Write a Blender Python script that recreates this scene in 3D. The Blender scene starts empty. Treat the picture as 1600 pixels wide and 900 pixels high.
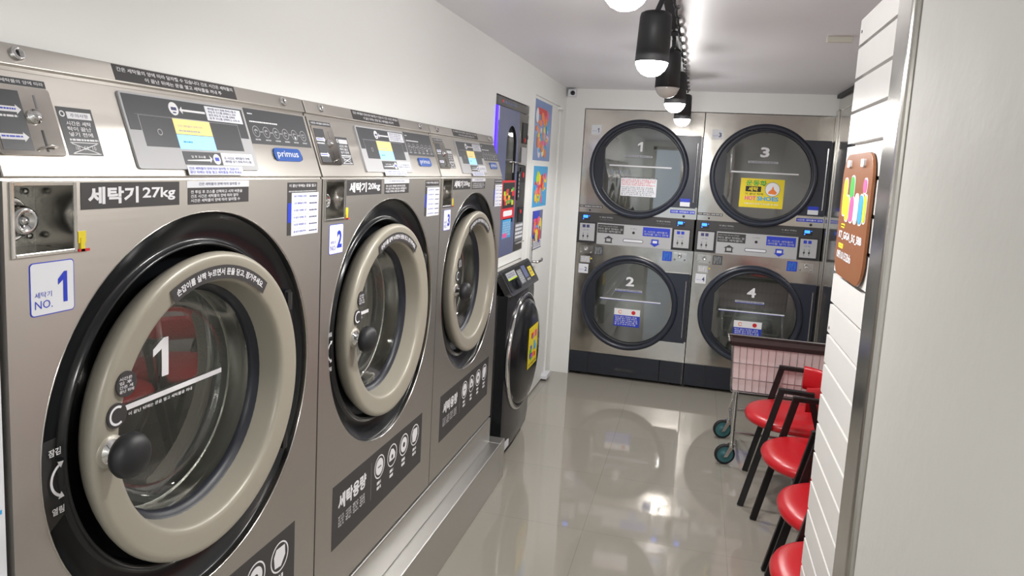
import bpy, math, random
from mathutils import Vector, Matrix
from mathutils.geometry import tessellate_polygon

SC = bpy.context.scene
COL = SC.collection
PI = math.pi
sin, cos = math.sin, math.cos
random.seed(7)

# ------------------------------------------------------------------ camera
cam_d = bpy.data.cameras.new('camera')
cam = bpy.data.objects.new('camera', cam_d)
COL.objects.link(cam)
SC.camera = cam
yaw, pit, rol = math.radians(-14.7905), math.radians(-7.0955), math.radians(3.0850)
fw = Vector((sin(yaw) * cos(pit), cos(yaw) * cos(pit), sin(pit)))
rt = Vector((cos(yaw), -sin(yaw), 0))
up = rt.cross(fw)
r2 = rt * cos(rol) + up * sin(rol)
u2 = -rt * sin(rol) + up * cos(rol)
cam.matrix_world = Matrix(((r2.x, u2.x, -fw.x, 0), (r2.y, u2.y, -fw.y, 0), (r2.z, u2.z, -fw.z, 1.55), (0, 0, 0, 1)))
cam_d.sensor_width = 36
cam_d.lens = 36 * 1122.54 / 1600
cam_d.shift_x = (800 - 788.72) / 1600
cam_d.shift_y = -(450 - 399.54) / 1600
cam_d.clip_start = 0.02

# ------------------------------------------------------------------ world and exposure
w = bpy.data.worlds.new('sky')
SC.world = w
w.use_nodes = True
w.node_tree.nodes['Background'].inputs[0].default_value = (0.80, 0.90, 1.0, 1)
w.node_tree.nodes['Background'].inputs[1].default_value = 1.1
SC.view_settings.view_transform = 'Standard'
SC.view_settings.look = 'None'
SC.view_settings.exposure = 0.32
SC.view_settings.gamma = 1.0
SC.view_settings.use_curve_mapping = False
LAMP_W = 6.5
BULB_E = 28.0

# ------------------------------------------------------------------ colours and materials
def S(r, g, b):
    f = lambda c: (c / 255 / 12.92) if c / 255 <= 0.04045 else ((c / 255 + 0.055) / 1.055) ** 2.4
    return (f(r), f(g), f(b), 1)

def mat(name, col, rough=0.5, metal=0.0, **kw):
    m = bpy.data.materials.new(name)
    m.use_nodes = True
    nt = m.node_tree
    p = nt.nodes['Principled BSDF']
    p.inputs['Base Color'].default_value = col
    p.inputs['Roughness'].default_value = rough
    p.inputs['Metallic'].default_value = metal
    for k, v in kw.items():
        if k in ('var', 'vscale', 'bump', 'bscale', 'stretch'):
            continue
        p.inputs[k.replace('_', ' ')].default_value = v
    tc = nt.nodes.new('ShaderNodeTexCoord')
    mp = nt.nodes.new('ShaderNodeMapping')
    nt.links.new(tc.outputs['Object'], mp.inputs[0])
    mp.inputs['Scale'].default_value = kw.get('stretch', (1, 1, 1))
    no = nt.nodes.new('ShaderNodeTexNoise')
    no.inputs['Scale'].default_value = kw.get('vscale', 8)
    no.inputs['Detail'].default_value = 4
    nt.links.new(mp.outputs[0], no.inputs[0])
    va = kw.get('var', 0.04)
    mr = nt.nodes.new('ShaderNodeMapRange')
    mr.inputs[3].default_value = max(0.0, rough - va)
    mr.inputs[4].default_value = min(1.0, rough + va)
    nt.links.new(no.outputs[0], mr.inputs[0])
    nt.links.new(mr.outputs[0], p.inputs['Roughness'])
    if kw.get('bump'):
        n2 = nt.nodes.new('ShaderNodeTexNoise')
        n2.inputs['Scale'].default_value = kw.get('bscale', 60)
        n2.inputs['Detail'].default_value = 3
        nt.links.new(mp.outputs[0], n2.inputs[0])
        bp = nt.nodes.new('ShaderNodeBump')
        bp.inputs['Strength'].default_value = kw['bump']
        bp.inputs['Distance'].default_value = 0.01
        nt.links.new(n2.outputs[0], bp.inputs['Height'])
        nt.links.new(bp.outputs[0], p.inputs['Normal'])
    return m

def emit(name, col, e):
    m = bpy.data.materials.new(name)
    m.use_nodes = True
    p = m.node_tree.nodes['Principled BSDF']
    p.inputs['Base Color'].default_value = col
    p.inputs['Emission Color'].default_value = col
    p.inputs['Emission Strength'].default_value = e
    return m

def glassmat(name, tint, refl=0.06, ior=1.5, sf=0.5):
    m = bpy.data.materials.new(name)
    m.use_nodes = True
    nt = m.node_tree
    nt.nodes.clear()
    out = nt.nodes.new('ShaderNodeOutputMaterial')
    mix = nt.nodes.new('ShaderNodeMixShader')
    tr = nt.nodes.new('ShaderNodeBsdfTransparent')
    tr.inputs[0].default_value = tint
    gl = nt.nodes.new('ShaderNodeBsdfGlossy')
    gl.inputs['Roughness'].default_value = 0.02
    fr = nt.nodes.new('ShaderNodeFresnel')
    fr.inputs[0].default_value = ior
    ad = nt.nodes.new('ShaderNodeMath')
    ad.operation = 'ADD'
    ad.use_clamp = True
    ad.inputs[1].default_value = refl
    sc = nt.nodes.new('ShaderNodeMath'); sc.operation = 'MULTIPLY'; sc.inputs[1].default_value = sf
    nt.links.new(fr.outputs[0], sc.inputs[0]); nt.links.new(sc.outputs[0], ad.inputs[0])
    nt.links.new(ad.outputs[0], mix.inputs[0])
    nt.links.new(tr.outputs[0], mix.inputs[1])
    nt.links.new(gl.outputs[0], mix.inputs[2])
    nt.links.new(mix.outputs[0], out.inputs[0])
    return m

STEEL = mat('brushed_steel', S(188, 184, 178), 0.35, 0.88, var=0.04, vscale=3, stretch=(1, 1, 60), Anisotropic=0.45, Anisotropic_Rotation=0.25)
STEEL2 = mat('bright_steel', S(192, 187, 180), 0.14, 1.0, var=0.03, vscale=3, bump=0.7, bscale=1.7)
LEDGE = mat('ledge_steel', S(200, 199, 196), 0.34, 0.9, var=0.01, vscale=2)
STAIN = mat('post_steel', S(205, 203, 198), 0.18, 1.0, var=0.05, vscale=5, bump=0.1, bscale=6)
CHROME = mat('chrome', S(215, 215, 215), 0.08, 1.0, var=0.02)
DSTEEL = mat('drum_steel', S(205, 205, 202), 0.38, 0.8, bump=0.3, bscale=160)
BEIGE = mat('ring_plastic', S(158, 153, 140), 0.36, 0.1, var=0.03)
BLACK = mat('black_plastic', S(24, 26, 29), 0.22, 0.0, var=0.04)
BLACKM = mat('matte_black', S(30, 31, 34), 0.5)
NAVY = mat('navy_plastic', S(40, 45, 58), 0.33)
NAVYD = mat('navy_dark', S(28, 32, 42), 0.4)
DECAL = mat('decal_dark', S(58, 57, 58), 0.45)
DECAL2 = mat('decal_slate', S(66, 68, 72), 0.4)
WHITE = mat('print_white', S(232, 232, 236), 0.45)
PAPER = mat('paper_white', S(222, 224, 230), 0.5)
BLUE = mat('print_blue', S(38, 62, 190), 0.4)
INK = mat('print_ink', S(60, 64, 110), 0.5)
GREY = mat('print_grey', S(176, 177, 180), 0.4)
GREYD = mat('print_mid_grey', S(110, 112, 116), 0.4)
YELLOW = mat('print_yellow', S(228, 206, 44), 0.4)
RED = mat('print_red', S(206, 40, 48), 0.4)
GREEN = mat('print_green', S(64, 170, 70), 0.4)
LIME = mat('print_lime', S(186, 214, 40), 0.4)
PINK = mat('print_pink', S(226, 90, 150), 0.4)
CYAN = mat('print_cyan', S(60, 160, 215), 0.4)
ORANGE = mat('print_orange', S(235, 130, 60), 0.4)
SCRY = emit('screen_yellow', S(214, 190, 120), 0.55)
SCRB = emit('screen_blue', S(135, 195, 245), 0.75)
LEDB = emit('led_blue', S(50, 120, 255), 2.2)
LEDV = emit('led_violet', S(58, 30, 255), 2.6)
BULB = emit('bulb_on', (1, 0.98, 0.95, 1), BULB_E)
BULBOFF = mat('bulb_off', S(190, 185, 180), 0.15)
GLASS = glassmat('door_glass', (0.88, 0.90, 0.89, 1), 0.0, 1.4, 0.22)
GLASSD = glassmat('dryer_glass', (0.76, 0.80, 0.79, 1), 0.20, 1.7)
PANE = glassmat('pane', (0.97, 0.98, 0.98, 1), 0.0)
WALL = mat('wall_paint', S(232, 233, 231), 0.38, bump=0.05, bscale=9)
WALLG = mat('grey_paint', S(201, 200, 195), 0.6, bump=0.12, bscale=22)
CEIL = mat('ceiling_paint', S(224, 224, 229), 0.40, bump=0.04, bscale=5)
SLAT = mat('slat_white', S(226, 224, 222), 0.25)
GROOVE = mat('slat_groove', S(205, 200, 198), 0.4)
VINYL = mat('red_vinyl', S(188, 24, 34), 0.30, bump=0.06, bscale=14)
CHAIRM = mat('chair_metal', S(28, 26, 27), 0.35, 0.3)
TEAL = mat('teal_wheel', S(58, 108, 114), 0.4)
RUBBER = mat('rubber', S(22, 22, 24), 0.6)
LINER = mat('pink_liner', S(224, 204, 205), 0.55, bump=0.2, bscale=12)
BROWN = mat('brown_board', S(132, 78, 38), 0.35, bump=0.03)
BROWND = mat('brown_dark', S(112, 58, 34), 0.35)
SLATE = mat('blue_grey_panel', S(98, 106, 142), 0.35, 0.2)
CHAR = mat('charcoal_metal', S(78, 78, 80), 0.25, 0.7)

def floor_mat():
    m = mat('floor_tile', S(160, 155, 145), 0.055, 0.0, var=0.012, vscale=2)
    nt = m.node_tree
    p = nt.nodes['Principled BSDF']
    p.inputs['IOR'].default_value = 1.95
    tc = nt.nodes.new('ShaderNodeTexCoord')
    mp = nt.nodes.new('ShaderNodeMapping')
    mp.inputs['Location'].default_value = (0.365, 0.04, 0)
    nt.links.new(tc.outputs['Object'], mp.inputs[0])
    br = nt.nodes.new('ShaderNodeTexBrick')
    br.offset = 0
    br.inputs['Scale'].default_value = 1
    br.inputs['Brick Width'].default_value = 0.6
    br.inputs['Row Height'].default_value = 0.6
    br.inputs['Mortar Size'].default_value = 0.0016
    br.inputs['Mortar Smooth'].default_value = 0.3
    br.inputs['Color1'].default_value = S(158, 153, 143)
    br.inputs['Color2'].default_value = S(154, 150, 140)
    br.inputs['Mortar'].default_value = S(140, 135, 126)
    nt.links.new(mp.outputs[0], br.inputs[0])
    nt.links.new(br.outputs[0], p.inputs['Base Color'])
    return m
FLOOR = floor_mat()

# ------------------------------------------------------------------ mesh helpers
class Frame:
    def __init__(s, o, U, V):
        s.o = Vector(o); s.U = Vector(U).normalized(); s.V = Vector(V).normalized(); s.N = s.U.cross(s.V)
    def at(s, u, v, h=0.0):
        return s.o + s.U * u + s.V * v + s.N * h

_txt = {}
PRINT = ['세탁이 끝난 뒤에는 문을 열고 세탁물을 꺼내 주세요 ', '동전 투입 후 코스를 선택하고 시작 버튼을 눌러 주세요 ', '세탁물 넣기 전에 주머니를 꼭 확인해 주시기 바랍니다 ', '건조 시간은 세탁물의 양에 따라 달라질 수 있습니다 ']
def text_geo(body, bold=0.0):
    k = (body, bold)
    if k in _txt:
        return _txt[k]
    if body == '1':
        t = 0.165 + bold
        vs = [(0.30, 0.0), (0.30 + t, 0.0), (0.30 + t, 0.73), (0.30 + t * 0.25, 0.73), (0.06, 0.56), (0.06, 0.42), (0.30, 0.53)]
        _txt[k] = (vs, [(0, 1, 2, 3, 6), (3, 4, 5, 6)], 0.06, 0.30 + t, 0.0, 0.73)
        return _txt[k]
    cu = bpy.data.curves.new('t', 'FONT')
    cu.body = body; cu.resolution_u = 2; cu.offset = bold
    cu.fill_mode = 'FRONT'
    o = bpy.data.objects.new('t', cu)
    COL.objects.link(o)
    dg = bpy.context.evaluated_depsgraph_get()
    dg.update()
    me = o.evaluated_get(dg).to_mesh()
    vs = [(v.co.x, v.co.y) for v in me.vertices]
    fs = [tuple(p.vertices) for p in me.polygons]
    # keep faces that look to +Z
    out = []
    for f in fs:
        a = sum(vs[f[i]][0] * vs[f[(i + 1) % len(f)]][1] - vs[f[(i + 1) % len(f)]][0] * vs[f[i]][1] for i in range(len(f)))
        out.append(f if a > 0 else tuple(reversed(f)))
    o.evaluated_get(dg).to_mesh_clear()
    bpy.data.objects.remove(o)
    bpy.data.curves.remove(cu)
    xs = [v[0] for v in vs] or [0, 1]; ys = [v[1] for v in vs] or [0, 1]
    _txt[k] = (vs, out, min(xs), max(xs), min(ys), max(ys))
    return _txt[k]

class MB:
    def __init__(s):
        s.v = []; s.f = []; s.m = []; s.s = []; s.mats = []
    def add(s, vs, fs, mt, smooth=False):
        if mt not in s.mats: s.mats.append(mt)
        i = s.mats.index(mt); b = len(s.v)
        s.v += [tuple(v) for v in vs]
        for f in fs:
            s.f.append(tuple(b + k for k in f)); s.m.append(i); s.s.append(smooth)
    def box(s, x0, x1, y0, y1, z0, z1, mt):
        vs = [(x, y, z) for x in (x0, x1) for y in (y0, y1) for z in (z0, z1)]
        s.add(vs, [(0, 1, 3, 2), (4, 6, 7, 5), (0, 4, 5, 1), (2, 3, 7, 6), (0, 2, 6, 4), (1, 5, 7, 3)], mt)
    def prism(s, fr, pts, h0, h1, mt):
        n = len(pts)
        vs = [fr.at(u, v, h0) for u, v in pts] + [fr.at(u, v, h1) for u, v in pts]
        fs = [tuple(range(n, 2 * n)), tuple(reversed(range(n)))]
        fs += [(i, (i + 1) % n, n + (i + 1) % n, n + i) for i in range(n)]
        s.add(vs, fs, mt)
    def rect(s, fr, u0, u1, v0, v1, h0, h1, mt):
        s.prism(fr, [(u0, v0), (u1, v0), (u1, v1), (u0, v1)], h0, h1, mt)
    def rrect(s, fr, u0, u1, v0, v1, r, h0, h1, mt, n=5):
        pts = []
        for cx, cy, a in ((u1 - r, v0 + r, -PI / 2), (u1 - r, v1 - r, 0), (u0 + r, v1 - r, PI / 2), (u0 + r, v0 + r, PI)):
            pts += [(cx + r * cos(a + PI / 2 * k / n), cy + r * sin(a + PI / 2 * k / n)) for k in range(n + 1)]
        s.prism(fr, pts, h0, h1, mt)
    def disc(s, fr, u, v, r, h0, h1, mt, n=28, ry=None):
        ry = ry or r
        s.prism(fr, [(u + r * cos(2 * PI * k / n), v + ry * sin(2 * PI * k / n)) for k in range(n)], h0, h1, mt)
    def arc(s, fr, u, v, r0, r1, a0, a1, h, mt, n=32):
        vs = []; fs = []
        for k in range(n + 1):
            a = math.radians(a0 + (a1 - a0) * k / n)
            vs += [fr.at(u + r0 * cos(a), v + r0 * sin(a), h), fr.at(u + r1 * cos(a), v + r1 * sin(a), h)]
        for k in range(n):
            fs.append((2 * k, 2 * k + 1, 2 * k + 3, 2 * k + 2))
        s.add(vs, fs, mt)
    def text(s, fr, body, u0, u1, v0, v1, h, mt, bold=0.0):
        vs, fs, a, b, c, d = text_geo(body, bold)
        if not fs: return
        s.add([fr.at(u0 + (x - a) / (b - a) * (u1 - u0), v0 + (y - c) / (d - c) * (v1 - v0), h) for x, y in vs], fs, mt)
    def textarc(s, fr, body, u, v, r0, r1, a0, a1, h, mt, bold=0.0):
        vs, fs, a, b, c, d = text_geo(body, bold)
        out = []
        for x, y in vs:
            t = math.radians(a0 + (a1 - a0) * (x - a) / (b - a)); r = r0 + (r1 - r0) * (y - c) / (d - c)
            out.append(fr.at(u + r * cos(t), v + r * sin(t), h))
        s.add(out, fs, mt)
    def small(s, fr, u0, u1, v0, v1, h, mt, seed=0, lines=1):
        """rows of small print"""
        rd = random.Random(seed * 13 + 5)
        lh = (v1 - v0) / lines
        if 0.0054 <= lh < 0.022 and (u1 - u0) > lh * 3:
            for k in range(lines):
                t = v1 - k * lh; wd = (u1 - u0) * (1 - (0.18 * rd.random() if lines > 1 else 0)); n_ = max(3, int(wd / lh / 0.86))
                sn = PRINT[rd.randrange(len(PRINT))]; st = rd.randrange(5); sn = (sn * 4)[st:st + n_].strip()
                s.text(fr, sn, u0, u0 + wd, t - lh * 0.88, t - lh * 0.10, h, mt, 0.012)
            return
        for k in range(lines):
            t = v1 - k * lh; u = u0; lim = u1 - rd.random() * (u1 - u0) * 0.15 * (lines > 1)
            while u < lim:
                wd = lh * (0.5 + rd.random() * 1.6); e = min(u + wd, lim)
                s.rect(fr, u, e, t - lh * 0.72, t - lh * 0.12, h - 0.0002, h, mt); u = e + lh * 0.28
    def lathe(s, fr, u, v, prof, mt, n=72, a0=0.0, a1=360.0, smooth=True):
        full = abs(a1 - a0) > 359.9; k = n if full else n + 1
        vs = []; fs = []; L = len(prof)
        for i in range(k):
            a = math.radians(a0 + (a1 - a0) * i / n)
            for r, h in prof: vs.append(fr.at(u + r * cos(a), v + r * sin(a), h))
        for i in range(n):
            j = (i + 1) % k
            for q in range(L - 1):
                fs.append((i * L + q, i * L + q + 1, j * L + q + 1, j * L + q))
        s.add(vs, fs, mt, smooth)
    def tess(s, fr, loops, h, mt):
        pl = [[Vector((a, b, 0)) for a, b in lp] for lp in loops]
        tri = tessellate_polygon(pl)
        flat = [p for lp in loops for p in lp]
        fs = []
        for t in tri:
            (x0, y0), (x1, y1), (x2, y2) = [flat[i] for i in t]
            ar = (x1 - x0) * (y2 - y0) - (x2 - x0) * (y1 - y0)
            if abs(ar) < 1e-12: continue
            fs.append(tuple(t) if ar > 0 else tuple(reversed(t)))
        s.add([fr.at(a, b, h) for a, b in flat], fs, mt)
    def wall(s, fr, lp, h0, h1, mt, smooth=False):
        n = len(lp)
        s.add([fr.at(a, b, h0) for a, b in lp] + [fr.at(a, b, h1) for a, b in lp],
              [(i, (i + 1) % n, n + (i + 1) % n, n + i) for i in range(n)], mt, smooth)
    def tube(s, pts, r, mt, n=10, caps=True):
        pts = [Vector(p) for p in pts]; m = len(pts); vs = []; fs = []
        t = (pts[1] - pts[0]).normalized()
        ref = Vector((0, 0, 1)) if abs(t.z) < 0.9 else Vector((0, 1, 0))
        a = t.cross(ref).normalized()
        for i, p in enumerate(pts):
            if 0 < i < m - 1: t = ((pts[i] - pts[i - 1]).normalized() + (pts[i + 1] - pts[i]).normalized()).normalized()
            elif i: t = (pts[i] - pts[i - 1]).normalized()
            a = (a - t * a.dot(t)).normalized(); b = t.cross(a)
            rr = r[i] if isinstance(r, (list, tuple)) else r
            vs += [p + (a * cos(2 * PI * k / n) + b * sin(2 * PI * k / n)) * rr for k in range(n)]
        for i in range(m - 1):
            for k in range(n):
                fs.append((i * n + k, i * n + (k + 1) % n, (i + 1) * n + (k + 1) % n, (i + 1) * n + k))
        s.add(vs, fs, mt, True)
        if caps:
            s.add(vs[:n], [tuple(reversed(range(n)))], mt); s.add(vs[-n:], [tuple(range(n))], mt)
    def bar(s, p0, p1, wy, t, mt, side=(0, 1, 0)):
        """rectangular bar from p0 to p1; wy wide along side, t thick"""
        p0 = Vector(p0); p1 = Vector(p1); d = (p1 - p0).normalized(); a = Vector(side).normalized(); a = (a - d * a.dot(d)).normalized(); b = d.cross(a)
        vs = [p + a * x * wy / 2 + b * y * t / 2 for p in (p0, p1) for x, y in ((-1, -1), (1, -1), (1, 1), (-1, 1))]
        s.add(vs, [(3, 2, 1, 0), (4, 5, 6, 7), (0, 1, 5, 4), (1, 2, 6, 5), (2, 3, 7, 6), (3, 0, 4, 7)], mt)
    def build(s, name, parent=None, loc=None, bevel=0.0, seg=2, sub=0):
        me = bpy.data.meshes.new(name)
        me.from_pydata(s.v, [], s.f)
        for m in s.mats: me.materials.append(m)
        me.polygons.foreach_set('material_index', s.m)
        me.polygons.foreach_set('use_smooth', s.s)
        me.validate(); me.update()
        o = bpy.data.objects.new(name, me)
        COL.objects.link(o)
        if parent: o.parent = parent
        if loc: o.location = loc
        if bevel:
            b = o.modifiers.new('b', 'BEVEL'); b.width = bevel; b.segments = seg; b.limit_method = 'ANGLE'; b.angle_limit = math.radians(40); b.harden_normals = False
        if sub:
            b = o.modifiers.new('s', 'SUBSURF'); b.levels = sub; b.render_levels = sub
        return o

def circle(u, v, r, n=72):
    return [(u + r * cos(2 * PI * k / n), v + r * sin(2 * PI * k / n)) for k in range(n)]
def thing(name, label, cat, loc=(0, 0, 0), rz=0.0, group=None):
    o = bpy.data.objects.new(name, None); COL.objects.link(o)
    o.empty_display_size = 0.1
    o.location = loc; o.rotation_euler = (0, 0, rz); o['label'] = label; o['category'] = cat
    if group: o['group'] = group
    return o
def tag(o, label, cat, group=None):
    o['label'] = label; o['category'] = cat
    if group: o['group'] = group
    return o
def struct(o):
    o['kind'] = 'structure'; return o

# ------------------------------------------------------------------ the room
CZ = 2.143
FX = -1.0                                   # face of the left wall
FL = Frame((FX, 0, 0), (0, 1, 0), (0, 0, 1))  # left wall, looks to +X
m = MB(); m.box(-1.7, 2.2, -2.7, 6.2, -0.06, 0.0, FLOOR); struct(m.build('floor'))
m = MB(); m.box(-1.7, 2.2, -2.7, 6.2, CZ, CZ + 0.06, CEIL)
struct(m.build('ceiling'))
# left wall: openings for the washers, the shoe machines and the door
m = MB()
def wbox(y0, y1, z0, z1): m.box(FX - 0.10, FX, y0, y1, z0, z1, WALL)
wbox(-2.6, 0.50, 0, CZ); wbox(0.50, 3.30, 1.69, CZ); wbox(3.30, 3.46, 0, CZ); wbox(3.46, 4.18, 1.905, CZ)
wbox(4.18, 4.29, 0, CZ); wbox(4.29, 5.15, 2.01, CZ); wbox(5.15, 5.335, 0, CZ)
m.box(-1.62, -1.56, -2.6, 6.1, 0, CZ, WALL)              # back of the machine space
struct(m.build('wall_left'))
m = MB()
FB = Frame((0, 5.33, 0), (1, 0, 0), (0, 0, 1))
m.box(-1.1, -0.858, 5.33, 5.43, 0, CZ, WALL); m.box(-0.858, 0.862, 5.33, 5.43, 2.003, CZ, WALL)
m.box(-1.7, 2.2, 6.1, 6.16, 0, CZ, WALL)
struct(m.build('wall_back'))
m = MB(); m.box(0.885, 0.95, 1.84, 5.34, 0, CZ, WALLG); struct(m.build('wall_right'))
m = MB(); m.box(0.368, 0.885, 1.52, 1.84, 0, CZ, WALL); struct(m.build('wall_partition'))
m = MB(); m.box(0.25, 0.36, -2.6, 1.03, 0, CZ, WALLG); struct(m.build('wall_entrance'))
m = MB(); m.box(0.36, 0.885, 0.9, 1.0, 0, CZ, WALLG); m.box(0.80, 0.885, 1.0, 1.52, 0, CZ, WALL); struct(m.build('wall_recess'))
# shop front behind the camera: wall with a wide glazed opening
m = MB(); m.box(-1.7, -0.85, -2.7, -2.6, 0, CZ, WALL); m.box(-0.85, 0.2, -2.7, -2.6, 2.05, CZ, WALL); m.box(0.2, 2.2, -2.7, -2.6, 0, CZ, WALL)
struct(m.build('wall_front'))
m = MB(); m.box(-0.85, 0.2, -2.66, -2.65, 0.0, 2.05, PANE)
for a, b in ((-0.85, -0.79), (-0.35, -0.30), (0.14, 0.20)): m.box(a, b, -2.69, -2.62, 0, 2.05, STAIN)
m.box(-0.85, 0.2, -2.69, -2.62, 1.99, 2.05, STAIN); m.box(-0.85, 0.2, -2.69, -2.62, 0.0, 0.08, STAIN)
struct(m.build('window_1'))
# stainless door frame beside the right dryer
m = MB(); m.box(0.858, 0.885, 4.62, 5.325, 0, 2.118, STAIN); m.box(0.846, 0.858, 5.24, 5.325, 0, 2.04, STAIN); m.box(0.848, 0.858, 4.7, 5.18, 2.03, 2.045, STAIN)
m.box(0.84, 0.885, 4.62, 5.325, 2.118, CZ, BLACKM)
struct(m.build('trim_1', bevel=0.003))

# ------------------------------------------------------------------ washing machines
# local frame of a washer: X out of its front panel, Y along the row, Z up; origin on the front plane at its left side
def make_washer(num, y0, W, weight, label):
    t = thing('washing_machine', label, 'washing machine', (-0.90, y0, 0), 0, 'coin washing machines along the left wall')
    F = Frame((0, 0, 0), (0, 1, 0), (0, 0, 1))
    CU, CV = 0.423, 1.06
    g = 0.003
    # cabinet with front panel, round opening and coin box opening
    m = MB()
    hole = circle(CU, CV, 0.375, 96)
    cb = [(0.018, 1.393), (0.018, 1.487), (0.114, 1.487), (0.114, 1.393)]
    m.tess(F, [[(g, 0.332), (W - g, 0.332), (W - g, 1.494), (g, 1.494)], hole, cb], 0.0, STEEL)
    m.wall(F, [(g, 0.332), (W - g, 0.332), (W - g, 1.494), (g, 1.494)], -0.62, 0.0, STEEL)
    m.lathe(F, CU, CV, [(0.3752, 0.0), (0.3747, 0.0012), (0.3735, 0.0008), (0.3725, -0.002), (0.3715, -0.010), (0.3705, -0.034)], STAIN, 96)
    # top box behind the slanted panel
    m.add([(-0.62, g, 1.494), (-0.004, g, 1.494), (-0.055, g, 1.645), (-0.067, g, 1.682), (-0.62, g, 1.682)] + [(-0.62, W - g, 1.494), (-0.004, W - g, 1.494), (-0.055, W - g, 1.645), (-0.067, W - g, 1.682), (-0.62, W - g, 1.682)],
          [(4, 3, 2, 1, 0), (5, 6, 7, 8, 9), (3, 4, 9, 8), (0, 1, 6, 5), (1, 2, 7, 6), (2, 3, 8, 7)], STEEL)
    m.box(-0.62, -0.61, g, W - g, 0.332, 1.682, BLACKM)
    m.build('cabinet', t)
    # slanted control panel
    A = Vector((0.0, 0, 1.500)); B = Vector((-0.0525, 0, 1.651)); Vd = (B - A).normalized()
    FS = Frame(A, (0, 1, 0), Vd); L = (B - A).length
    m = MB(); m.rect(FS, g * 1.5, W - g * 1.5, 0.0, L - 0.004, -0.006, 0.0, STEEL)
    cp = m.build('control_panel', t, bevel=0.0015)
    FT = Frame(B + Vector((0, 0, 0.003)), (0, 1, 0), Vector((-0.0115, 0, 0.031)).normalized())
    m = MB(); m.rect(FT, g, W - g, 0.0, 0.033, -0.01, 0.003, STEEL); m.build('top_strip', t, bevel=0.0015)
    for u in (0.078, 0.758):
        m = MB(); f2 = Frame(FT.at(u, 0.017, 0.003), FT.U, FT.V)
        m.lathe(f2, 0, 0, [(0.0105, 0), (0.0105, 0.004), (0.009, 0.006), (0.006, 0.0065), (0.0055, 0.0045), (0, 0.0045)], CHROME, 24)
        m.rect(f2, -0.001, 0.001, -0.0045, 0.0045, 0.0046, 0.005, BLACKM); m.build('lock', t)
    # notice on the top strip
    m = MB(); m.rect(FT, 0.254, 0.580, 0.003, 0.031, 0.003, 0.0035, DECAL)
    m.small(FT, 0.262, 0.572, 0.018, 0.028, 0.0038, WHITE, 3); m.small(FT, 0.322, 0.532, 0.006, 0.016, 0.0038, WHITE, 4); m.build('notice_strip', t)
    # coin acceptor
    m = MB(); m.rrect(FS, -0.004 + 0.012, 0.114, 0.030, 0.132, 0.006, 0.0, 0.004, STEEL2); m.build('coin_acceptor', t, bevel=0.001)
    m = MB(); m.rect(FS, 0.014, 0.061, 0.037, 0.124, 0.004, 0.0045, DECAL2)
    for v in (0.096, 0.056):
        m.prism(FS, [(0.014, v - 0.004), (0.050, v - 0.004), (0.050, v - 0.007), (0.058, v), (0.050, v + 0.007), (0.050, v + 0.004), (0.014, v + 0.004)], 0.0045, 0.0048, WHITE)
    m.small(FS, 0.016, 0.050, 0.094, 0.098, 0.0051, BLUE, 3); m.small(FS, 0.016, 0.048, 0.054, 0.058, 0.0051, BLUE, 9); m.small(FS, 0.014, 0.050, 0.083, 0.088, 0.0048, WHITE, 5)
    m.build('coin_label', t)
    m = MB(); m.lathe(FS, 0.075, 0.087, [(0.011, 0.004), (0.011, 0.007), (0.008, 0.008), (0.008, 0.012), (0.005, 0.014), (0, 0.014)], CHROME, 24)
    m.rect(FS, 0.0835, 0.0865, 0.100, 0.120, 0.004, 0.0045, GREYD); m.rect(FS, 0.0815, 0.0845, 0.036, 0.068, 0.004, 0.0046, BLACKM)
    m.tube([FS.at(0.068, 0.038, 0.006), FS.at(0.082, 0.043, 0.013), FS.at(0.098, 0.042, 0.008)], 0.0015, STAIN, 6)
    m.build('coin_button', t)
    m = MB(); m.rect(FS, 0.012, 0.114, 0.134, 0.145, 0.0, 0.0005, DECAL2); m.small(FS, 0.016, 0.110, 0.136, 0.143, 0.0008, WHITE, 6); m.build('coin_caption', t)
    # caution label
    m = MB(); m.rect(FS, 0.121, 0.186, 0.033, 0.109, 0.0, 0.0005, DECAL2)
    m.rect(FS, 0.137, 0.182, 0.091, 0.102, 0.0005, 0.0008, WHITE); m.text(FS, '주의사항', 0.143, 0.176, 0.0935, 0.0995, 0.001, INK)
    m.arc(FS, 0.129, 0.098, 0.003, 0.005, 0, 360, 0.0008, WHITE, 16)
    m.small(FS, 0.132, 0.180, 0.062, 0.088, 0.0008, WHITE, 8, 3); m.small(FS, 0.130, 0.183, 0.055, 0.060, 0.0008, WHITE, 2)
    for a, b, c, d in ((0.131, 0.052, 0.178, 0.037), (0.131, 0.037, 0.178, 0.052), (0.129, 0.0535, 0.181, 0.0535), (0.129, 0.036, 0.181, 0.036)):
        m.bar(FS.at(a, b, 0.0008), FS.at(c, d, 0.0008), 0.0012, 0.0003, WHITE, FS.V)
    m.text(FS, '100', 0.136, 0.144, 0.042, 0.048, 0.0011, WHITE); m.text(FS, '50', 0.152, 0.160, 0.042, 0.048, 0.0011, WHITE); m.text(FS, '10', 0.167, 0.174, 0.042, 0.048, 0.0011, WHITE)
    m.build('caution_label', t)
    # screen with its printed surround
    m = MB(); m.rrect(FS, 0.250, 0.588, 0.013, 0.148, 0.006, 0.0, 0.004, GREY)
    m.prism(FS, [(0.255, 0.081), (0.255, 0.144), (0.583, 0.144), (0.583, 0.081), (0.556, 0.081), (0.556, 0.110), (0.280, 0.110), (0.280, 0.081)], 0.004, 0.0045, DECAL2)
    m.rect(FS, 0.282, 0.554, 0.053, 0.108, 0.004, 0.0043, DECAL2)
    m.rect(FS, 0.363, 0.465, 0.0795, 0.108, 0.0043, 0.0048, SCRY); m.rect(FS, 0.363, 0.465, 0.051, 0.0785, 0.0043, 0.0048, SCRB)
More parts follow.
